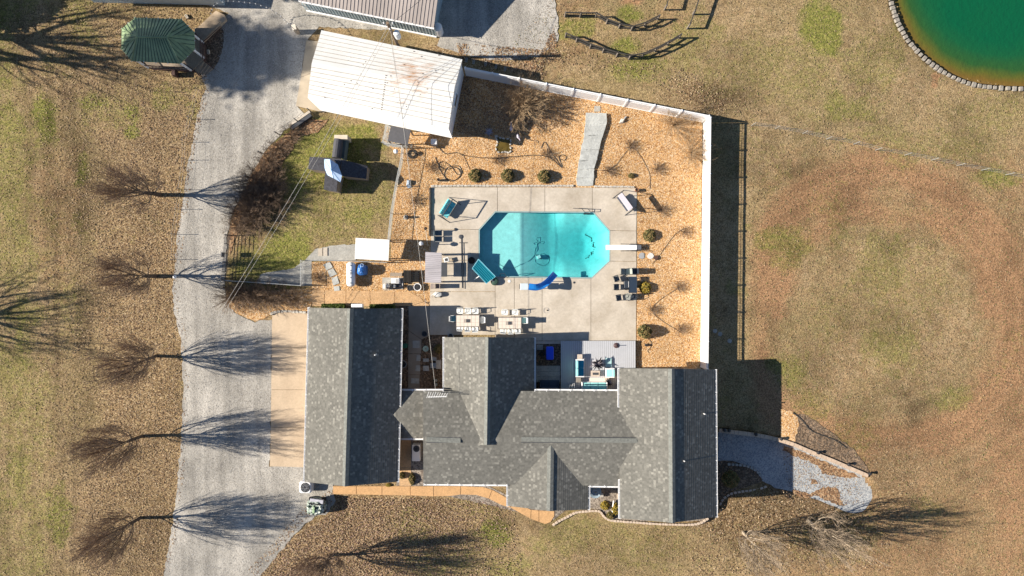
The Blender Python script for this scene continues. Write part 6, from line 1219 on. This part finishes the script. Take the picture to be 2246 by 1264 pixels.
# ---------------- vehicles at the apron foot ----------------
q=P(669,1070,.9); t=thing('spa_planter','square white rimmed tub with dark scroll grate at the garage corner','tub',(q.x,q.y,0)); n_=16
MB().rbox((q.x,q.y,.42),(1.1,1.1,.84),.2).build('tub',WHITE,t); MB().lathe((q.x,q.y,.845),[(.44,0),(.44,.02)],20).build('grate_bed',BLACK,t); rn=random.Random(1)
for k in range(12):
    a=k*math.pi/6; r1=.3 if k%2 else .2; MB().tube([(q.x+r1*math.cos(a)+.09*math.cos(b*.7),q.y+r1*math.sin(a)+.09*math.sin(b*.7),.88) for b in range(8)],.02,4).build('scroll',GREY,t)
q=P(692,1113,.9); t=thing('camouflage_vehicle','small utility vehicle under a crumpled camouflage cover on the driveway','vehicle',(q.x,q.y,0)); cm=mat('camouflage_cloth',(.42,.46,.44),.8,.3,3)
n=cm.node_tree; L=n.links.new; b=n.nodes['Principled BSDF']; g=nd(n,'ShaderNodeNewGeometry'); no=nd(n,'ShaderNodeTexNoise'); no.inputs['Scale'].default_value=5; no.inputs['Detail'].default_value=3; L(g.outputs['Position'],no.inputs['Vector']); cr=nd(n,'ShaderNodeValToRGB'); cr.color_ramp.interpolation='CONSTANT'; e=cr.color_ramp.elements; e[0].color=(.02,.04,.03,1); e[1].position=.47; e[1].color=(.5,.56,.5,1)
for p_,c_ in((.53,(.1,.17,.11)),(.58,(.62,.64,.62))): x=e.new(p_); x.color=(*c_,1)
L(no.outputs[0],cr.inputs[0]); L(cr.outputs[0],b.inputs['Base Color'])
rn=random.Random(12); vs=[]; n_=20; lay=[(.98,.05),(1.0,.6),(.95,1.0),(.7,1.25),(.4,1.2),(.1,1.3)]
for f,z in lay: vs+=[(q.x+.85*f*math.copysign(abs(math.cos(2*math.pi*k/n_))**.7,math.cos(2*math.pi*k/n_))+rn.uniform(-.05,.05),q.y+.72*f*math.copysign(abs(math.sin(2*math.pi*k/n_))**.7,math.sin(2*math.pi*k/n_))+rn.uniform(-.05,.05),z+rn.uniform(-.08,.08)*(z>.3)) for k in range(n_)]
MB().add(vs,[(i*n_+k,i*n_+(k+1)%n_,(i+1)*n_+(k+1)%n_,(i+1)*n_+k) for i in range(5) for k in range(n_)]+[tuple(range(5*n_,6*n_))]).build('cover',cm,t)
MB().box((q.x+.15,q.y+.62,1.02),(1.2,.35,.25),R(-8)).build('windscreen_cover',mat('grey_vinyl_cover',(.45,.45,.5),.5,.15,4),t); MB().box((q.x,q.y+.4,1.22),(1.1,.09,.12),R(-8)).build('roll_bar',BLACK,t); MB().rbox((q.x-.05,q.y-.1,1.3),(.2,.6,.12),.05).build('steering_cover',mat('olive_cloth',(.3,.42,.25),.8),t)
for sx in(-1,1):
    for sy in(-1,1): 
        w_=MB(); vs=[];
        for xx in(-.12,.12): vs+=[(q.x+sx*.62+xx,q.y+sy*.5+.27*math.cos(a*.393),.27+.27*math.sin(a*.393)) for a in range(16)]
        w_.add(vs,[(k,(k+1)%16,16+(k+1)%16,16+k) for k in range(16)]+[tuple(range(15,-1,-1)),tuple(range(16,32))]).build('wheel',BLACK,t)
# ---------------- small yard things ----------------
q=P(913,993,.7); t=thing('air_conditioner','white air conditioner with round fan in the gap between garage and house','air conditioner',(q.x,q.y,0)); MB().rbox((q.x,q.y,.45),(.75,1.5,.85),.06).build('housing',WHITE,t); MB().lathe((q.x+.05,q.y+.4,.88),[(.3,0),(.3,.04),(.05,.05)],16).build('fan_grille',DGREY,t)
for k in range(4): MB().box((q.x+.05,q.y+.4,.935),(.5,.05,.02),k*.785).build('fan_blade',BLACK,t)
q=P(1305,1079,.4); t=thing('fountain','round tiered pale blue grey fountain in the front corner bed','fountain',(q.x,q.y,0)); FM=mat('fountain_stone',(.26,.34,.40),.5,.12,4)
MB().lathe((q.x,q.y,0),[(.45,0),(.6,.35),(.6,.42),(.52,.4),(.3,.32),(.1,.3)],24).build('basin',FM,t); MB().lathe((q.x,q.y,.3),[(.1,0),(.1,.3),(.32,.42),(.32,.47),(.2,.44),(.06,.42)],20).build('upper_bowl',FM,t); MB().lathe((q.x,q.y,.72),[(.08,0),(.1,.15),(.03,.25)],12).build('finial',FM,t)
q=P(1319,1086,.3); t=thing('stone_block','pale square block beside the fountain','block',(q.x,q.y,0)); MB().rbox((q.x,q.y,.18),(.3,.36,.36),.03,.2).build('block',STONE,t); MB().rbox((q.x,q.y,.38),(.34,.4,.04),.03,.2).build('cap',STONE,t)
a,b=P(1346,1098,.25),P(1344,1139,.1); one(MB().tube([a,a.lerp(b,.5)+Vector((-.07,0,0)),b],.06,7),'downspout',WHITE,'white downspout extension pipe lying across the front bed','pipe',tuple(a))
q=P(870,90,0)
for k,(u,v,lb) in enumerate(((1023,132,'nearest the white barn'),(1039,136,'second from the white barn'),(1065,140,'third from the white barn'),(1088,146,'fourth from the white barn'),(1108,152,'farthest from the white barn'))):
    q=P(u,v,.1); t=thing('cinder_block','grey hollow cinder block behind the white fence, '+lb,'block',(q.x,q.y,0),R(-12),'cinder blocks behind the fence')
    for x,y,sx,sy in((0,.16,.2,.06),(0,-.16,.2,.06),(-.08,0,.05,.3),(.08,0,.05,.3),(0,0,.16,.05)): MB().box((x,y,.1),(sx,sy,.2)).build('web',GCONC,t,world=False)
q=P(411,38); t=thing('cinder_block','pale hollow cinder block in the grass above the gazebo','block',tuple(q),.6)
for x,y,sx,sy in((0,.16,.2,.06),(0,-.16,.2,.06),(-.08,0,.05,.3),(.08,0,.05,.3),(0,0,.16,.05)): MB().box((x,y,.1),(sx,sy,.2)).build('web',CREAM,t,world=False)
q=P(458,115); t=thing('garden_block','pale hollow block in the dark bed beside the gazebo steps','block',tuple(q),.1)
for x,y,sx,sy in((0,.16,.2,.06),(0,-.16,.2,.06),(-.08,0,.05,.3),(.08,0,.05,.3),(0,0,.16,.05)): MB().box((x,y,.1),(sx,sy,.2)).build('web',CREAM,t,world=False)
sheet('gazebo_bed',rough([(443,95),(483,57),(492,70),(488,110),(478,140),(468,152),(444,132)],1.5,6,31),.028,DMULCH,label='dark bed between gazebo ramp and driveway')
# garden pond
def flat(name,label,cat,px,z,m,mat2=None):
    q=P(*px[0]); t=thing(name,label,cat,(q.x,q.y,0)); MB().prism([(p.x,p.y) for p in PP(px)],0,z).build('basin',m,t); return t
gp=[(1086,297),(1094,302),(1108,305),(1119,305),(1121,313),(1118,320),(1122,330),(1117,336),(1106,333),(1098,336),(1089,333),(1087,323),(1092,315)]
t=flat('garden_pond','small star shaped garden pond with stone rim and brown water','pond',gp,.065,mat('pond_murk',(.10,.07,.015),.15,.4,2)); sm2=meshof(MB().rbox((0,0,.07),(.24,.15,.14),.05),'stone',STONE)
G_=PP(gp); 
for a,b in zip(G_,G_[1:]+G_[:1]):
    k=max(1,int((b-a).length/.24)); 
    for i in range(k): c=a.lerp(b,(i+.5)/k); piece('stone',sm2,t,(c.x,c.y,0),math.atan2((b-a).y,(b-a).x))
# flamingos
FLM=mat('pale_lilac_plastic',(.55,.50,.58),.5,.1)
def flamingo(label,u,v,rz,s=1.0):
    t=thing('garden_flamingo',label,'garden ornament',tuple(P(u,v)),rz,'pale flamingo ornaments'); 
    MB().lathe((0,0,.55),[(.02,-.12),(.12,-.06),(.14,0),(.08,.1),(.02,.14)],10,1,1.7).build('body',FLM,t,world=False); MB().tube([(0,.2,.6),(0,.38,.8),(0,.33,1.0),(0,.46,1.05),(.0,.56,.98)],.03,6,.02).build('neck',FLM,t,world=False); MB().lathe((0,.46,1.05),[(.02,-.05),(.06,0),(.02,.05)],8).build('head',FLM,t,world=False)
    for s_ in(-1,1): MB().tube([(s_*.04,0,.45),(s_*.05,-.03,0)],.012,4).build('leg',GREY,t,world=False)
    return t
flamingo('pale lilac flamingo ornament in the barn shade',1121,285,0); flamingo('pale lilac flamingo ornament at the sunlit edge of the barn shade',1136,302,R(200))
q=P(1073,292); t=thing('agave_ornament','bluish white spiky ornament beside the garden pond','ornament',tuple(q)); lf=meshof(MB().poly([(-.03,0,0),(.03,0,0),(.03,.3,.25),(0,.5,.35),(-.03,.3,.25)]),'leaf',mat('frosted_leaf',(.4,.42,.52),.6))
for k in range(16): piece('leaf',lf,t,q+Vector((0,0,.1)),k*.4,(1,.7+.3*(k%3)/2,1+.6*(k%2)))
MB().lathe(q,[(.15,0),(.18,.15),(.02,.16)],10).build('pot',GREY,t)
q=P(1364,266); t=thing('garden_rock','pale angular rock in the chips right of the stone walk','rock',tuple(q)); MB().hexa([(q.x-.3,q.y-.25,0),(q.x+.1,q.y-.22,0),(q.x+.32,q.y+.2,0),(q.x-.1,q.y+.25,0)],[(q.x-.18,q.y-.15,.2),(q.x+.05,q.y-.12,.25),(q.x+.18,q.y+.12,.35),(q.x-.05,q.y+.15,.22)]).build('rock',STONE,t); MB().box((q.x+.28,q.y+.3,.1),(.25,.12,.2),.8).build('shard',GREY,t)
# stones and boxes by diving board
for u,v,r0,lb,m in((1407,561,.3,'round pale flagstone nearest the diving board base',GREY),(1426,562,.3,'white flagstone right of the diving board base',mat('white_flag',(.6,.58,.55),.8,.1))):
    q=P(u,v); rn=random.Random(u); n_=9; pts=[(q.x+r0*rn.uniform(.8,1.15)*math.cos(k*.698),q.y+r0*rn.uniform(.8,1.15)*math.sin(k*.698)) for k in range(n_)]; t=thing('flagstone',lb,'stone',tuple(q)); MB().prism(pts,0,.08).build('stone',m,t)
q=P(1438,566); t=thing('valve_box','small dark brown box in the chips near the flagstones','box',tuple(q)); MB().rbox(q+Vector((0,0,.1)),(.34,.3,.2),.03,.9).build('body',mat('brown_box',(.08,.04,.03),.6),t); MB().rbox(q+Vector((0,0,.22)),(.38,.34,.04),.03,.9).build('lid',mat('brown_box',(.08,.04,.03)),t)
q=P(1417,757); t=thing('ground_light','small black ground light in the chips beside the composite deck','light',tuple(q)); MB().rbox(q+Vector((0,0,.15)),(.28,.22,.3),.03).build('housing',BLACK,t); MB().tube([q+Vector((0,0,.05)),q+Vector((.35,.25,.03))],.012,4).build('cable',BLACK,t)
for u,v in((1584,727),(1576,722),(1607,747),(1612,738),(1590,735)):
    pass
for i,(u,v,lb) in enumerate(((1568,726,'uppermost'),(1579,733,'middle'),(1600,748,'lowest'))):
    q=P(u,v); t=thing('round_stepping_stone','round grey stepping stone in the fence shade, '+lb,'stone',tuple(q)); MB().lathe(q,[(.2,-.02),(.21,.05),(.18,.07),(.01,.075)],14).build('stone',GCONC,t)
q=P(952,312,.4); t=thing('white_box','small white utility box below the white barn','box',tuple(P(952,312))); MB().rbox((q.x,q.y,.3),(.5,.45,.6),.04).build('body',WHITE,t); MB().rbox((q.x,q.y,.62),(.54,.49,.04),.04).build('lid',WHITE,t)
q=P(873,338); t=thing('fence_lamp','white domed lamp at the top of the chain link fence','lamp',tuple(q)); MB().tube([q,q+Vector((0,0,1.2))],.03,6).build('post',GREY,t); MB().lathe(q+Vector((0,0,1.2)),[(.22,0),(.2,.08),(.08,.16),(.02,.18)],14).build('dome',WHITE,t,smooth=True)
q=P(896,402); t=thing('blue_rag_bundle','pale blue cloth bundle by the chain link fence','cloth',tuple(q)); MB().hexa([(q.x-.22,q.y-.3,0),(q.x+.15,q.y-.3,0),(q.x+.22,q.y+.3,0),(q.x-.15,q.y+.35,0)],[(q.x-.1,q.y-.2,.3),(q.x+.1,q.y-.15,.35),(q.x+.1,q.y+.2,.4),(q.x-.08,q.y+.2,.3)]).build('cloth',mat('pale_blue_cloth',(.35,.42,.5),.8,.2,5),t); MB().box((q.x+.05,q.y-.35,.06),(.3,.2,.12),.4).build('fold',mat('pale_blue_cloth',(.35,.42,.5)),t)
q=P(890,477); t=thing('garden_statue','weathered grey statue in the chips left of the deck','statue',tuple(q)); MB().lathe(q,[(.2,0),(.22,.1),(.12,.15),(.14,.45),(.1,.6),(.02,.65)],10).build('figure',GCONC,t); MB().lathe(q+Vector((0,0,.68)),[(.03,-.05),(.09,0),(.03,.08)],8).build('head',GCONC,t)
# hoses
HM=mat('black_hose',(.05,.045,.04),.6)
def hose(label,pl,r=.03,m=HM,z=.06,n=4,cat='hose',name='garden_hose'):
    pts=[P(u,v)+Vector((0,0,z)) for u,v in smoothpoly(pl,n,False)]; return one(MB().tube(pts,r,4),name,m,label,cat,tuple(pts[0]))
hose('long dark hose winding across the chips above the bushes',[(962,323),(978,338),(1000,335),(1022,342),(1050,346),(1090,347),(1130,344),(1170,341),(1195,343),(1212,350),(1225,362),(1232,368)],.032)
hose('dark hose loop above the right topiary bush',[(1187,325),(1193,312),(1200,318),(1208,335),(1220,350),(1228,362),(1234,368),(1230,358),(1226,345),(1234,340),(1242,345),(1238,352),(1230,350)],.028)
hose('tangled dark hose heap left of the topiary bushes',[(955,345),(962,362),(978,372),(1000,368),(1012,378),(1004,392),(988,398),(975,388),(978,372),(992,365),(1006,372),(1010,386),(996,396),(980,392),(968,378),(962,362),(972,355),(990,366),(1002,382),(1014,380),(1008,366),(994,362)],.03)
hose('coiled dark hose beside the chain link fence lamp',[(905+11*math.cos(a*.5)*(1-.012*a),338+11*math.sin(a*.5)*(1-.012*a)) for a in range(50)],.03,n=2)
hose('drip line running from deck corner to the middle bushes',[(1030,372),(1018,345),(1013,340)],.018); hose('drip line down the right side chips, upper',[(1425,415),(1422,375),(1385,325),(1338,372),(1262,368)],.018); hose('drip line down the right side chips, by the lower bushes',[(1494,730),(1430,680),(1490,630)],.02); hose('drip line from the valve box up to the right',[(1430,580),(1445,562),(1480,515),(1505,500)],.02); hose('dark cable curling below the lowest bush',[(1423,745),(1429,752),(1426,762),(1420,770),(1424,774)],.02)
# courtyard items
for u,v,lb,m in((957,834,'upper of two small round pots in the courtyard',mat('sage_pot',(.35,.45,.38),.5)),(957,843,'lower of two small round pots in the courtyard',mat('teal_pot',(.25,.5,.5),.5))): pot(lb,u,v,.13,.25,m,STONE,z=.02)
q=P(887,759,.6); t=thing('green_bin','small dark green bin against the garage wall','bin',(q.x,q.y,0)); MB().rbox((q.x,q.y,.3),(.4,.35,.6),.04).build('body',mat('green_bin',(.02,.14,.09),.5),t); MB().rbox((q.x,q.y,.62),(.44,.39,.04),.04).build('lid',mat('green_bin',(.02,.14,.09)),t)
q=P(934,765); t=thing('mossy_ornament','pale green ceramic dish in the courtyard bed','ornament',tuple(q)); MB().lathe(q,[(.18,0),(.28,.12),(.24,.12),(.02,.06)],14).build('dish',mat('celadon',(.4,.52,.42),.5,.15),t); MB().lathe(q+Vector((0,0,.08)),[(.08,0),(.05,.1)],8).build('knob',STONE,t)
q=P(962,800,.5); t=thing('courtyard_bench','grey stone bench slab beside the den wall','bench',(q.x,q.y,0)); MB().box((q.x,q.y,.42),(.5,.8,.08)).build('seat',GCONC,t)
for s_ in(-1,1): MB().box((q.x,q.y+s_*.28,.19),(.4,.12,.38)).build('support',GCONC,t)
q=P(1038,13); 
# ---------------- loose cover: leaves, chips, tufts ----------------
bx=[(p.x,p.y) for p in PP(DRIVE)]
L1=[mat('leaf_brown',(.20,.12,.07),.9,.2),mat('leaf_tan',(.32,.22,.13),.9,.2),mat('leaf_dark',(.11,.065,.04),.9,.2),mat('leaf_pale',(.40,.30,.19),.9,.1)]
HOUSEBOX=[[(600,690),(1575,700),(1575,1130),(1215,1130),(1100,1090),(660,1090)]]
LAWNL=[(-20,-20),(440,-20),(470,30),(455,160),(440,260),(400,460),(380,650),(400,850),(388,1050),(360,1264),(350,1290),(-20,1290)]
scatter('fallen_leaves',[LAWNL],52000,.08,L1,'fallen brown leaves over the left lawn',avoid=[out],zr=(.0,.04),tilt=.9,dens=lambda x,y:np.clip(.25+.75*np.clip((x*S+1123-60)/200,0,1)*fbm(x,y,1.5,5)*1.5,0,1))
scatter('fallen_leaves',[[(738,1098),(720,1130),(640,1180),(570,1264),(560,1290),(1150,1290),(1130,1120),(1040,1095),(740,1092)]],18000,.09,L1+[mat('leaf_mauve',(.30,.19,.15),.9,.2)],'fallen leaves below the garage',seed=5,dens=lambda x,y:np.clip(1.25-np.clip((x*S+1123-750)/420,0,1),.15,1))
scatter('fallen_leaves',[[(1540,1150),(1600,1100),(1700,1070),(1850,1120),(1960,1140),(1950,1250),(1500,1264)],[(1180,130),(1400,170),(1560,240),(1640,250),(1500,150),(1250,110)]],9000,.10,L1,'fallen leaves below the right wing',seed=6)
scatter('dry_grass',[[(1230,-20),(1960,-20),(2000,150),(2270,200),(2270,1290),(1120,1290),(1230,1150),(1600,1150),(1920,1120),(1900,1020),(1720,880),(1620,790),(1640,270),(1560,245),(1100,120)],[(640,300),(700,262),(840,310),(870,420),(850,525),(700,545),(560,600),(510,600),(520,520)]],50000,.085,[mat('straw_tan',(.29,.205,.12),.95,.15),mat('straw_brown',(.18,.125,.07),.95,.2),mat('straw_pale',(.36,.27,.165),.95,.1),mat('straw_green',(.16,.17,.05),.95,.2)],'dry grass clumps over the right lawn',seed=8,tilt=1.2,aspect=.4)
scatter('loose_chips',[BED_MAIN],60000,.055,[mat('chip_orange',(.56,.32,.12),.9,.15),mat('chip_pale',(.74,.58,.38),.9,.1),mat('chip_brown',(.30,.15,.06),.9,.2),mat('chip_gold',(.66,.42,.18),.9,.15)],'loose orange and cream stone chips in the bed',avoid=[[(945,411),(1397,413),(1396,748),(1240,750),(942,740)]],seed=9,tilt=.8,zr=(.03,.05))
EDGE=[(440,160),(452,195),(441,225),(424,300),(411,360),(403,430),(389,520),(379,640),(392,720),(401,800),(397,950),(389,1050),(380,1140),(358,1264)]
scatter('driveway_leaves',[EDGE+[(u+14,v) for u,v in EDGE[::-1]]],1300,.10,L1,'leaves blown onto the driveway edge',seed=14,tilt=.4,zr=(.02,.03),dens=lambda x,y:np.clip(fbm(x,y,1.0,77)*1.6-.3,0,1))
scatter('driveway_leaves',[[(560,1264),(610,1205),(668,1140),(730,1100),(735,1070),(700,1090),(660,1120),(600,1190),(545,1250)]],700,.10,L1,'leaves blown onto the drive near the parked vehicle',seed=15,tilt=.4,zr=(.02,.03))
scatter('fallen_leaves',[[(1012,160),(1200,195),(1260,215),(1255,270),(1160,300),(1050,300),(1000,290)]],5000,.09,[mat('leaf_rust',(.30,.16,.07),.9,.2)]+L1,'brown leaves fallen among the chips under the large bare shrub',seed=18,tilt=.5,zr=(.05,.07),dens=lambda x,y:np.clip(fbm(x,y,1.6,79)*2-.4,0,1))
scatter('driveway_leaves',[[(1720,975),(1800,1005),(1895,1050),(1905,1110),(1860,1115),(1800,1092),(1735,1072)]],900,.08,L1,'brown leaves scattered over the lower gravel driveway',seed=16,tilt=.4,zr=(ZE+.01,ZE+.02))
scatter('fallen_leaves',[[(1000,95),(1190,110),(1215,60),(1225,120),(1190,175),(1160,170),(1010,125)]],2600,.11,[mat('leaf_rust',(.34,.17,.06),.9,.2)]+L1,'rusty leaves drifted at the foot of the gravel lot',seed=17,tilt=.5,zr=(.02,.04),dens=lambda x,y:np.clip(fbm(x,y,1.2,78)*2.2-.6,0,1))
scatter('loose_gravel',[DRIVE],24000,.06,[mat('gravel_pale',(.52,.50,.47),.95,.1),mat('gravel_dark',(.18,.17,.165),.95,.1),mat('gravel_mid',(.36,.35,.33),.95,.1)],'loose gravel stones on the driveway',seed=10,tilt=.4,zr=(.02,.03))
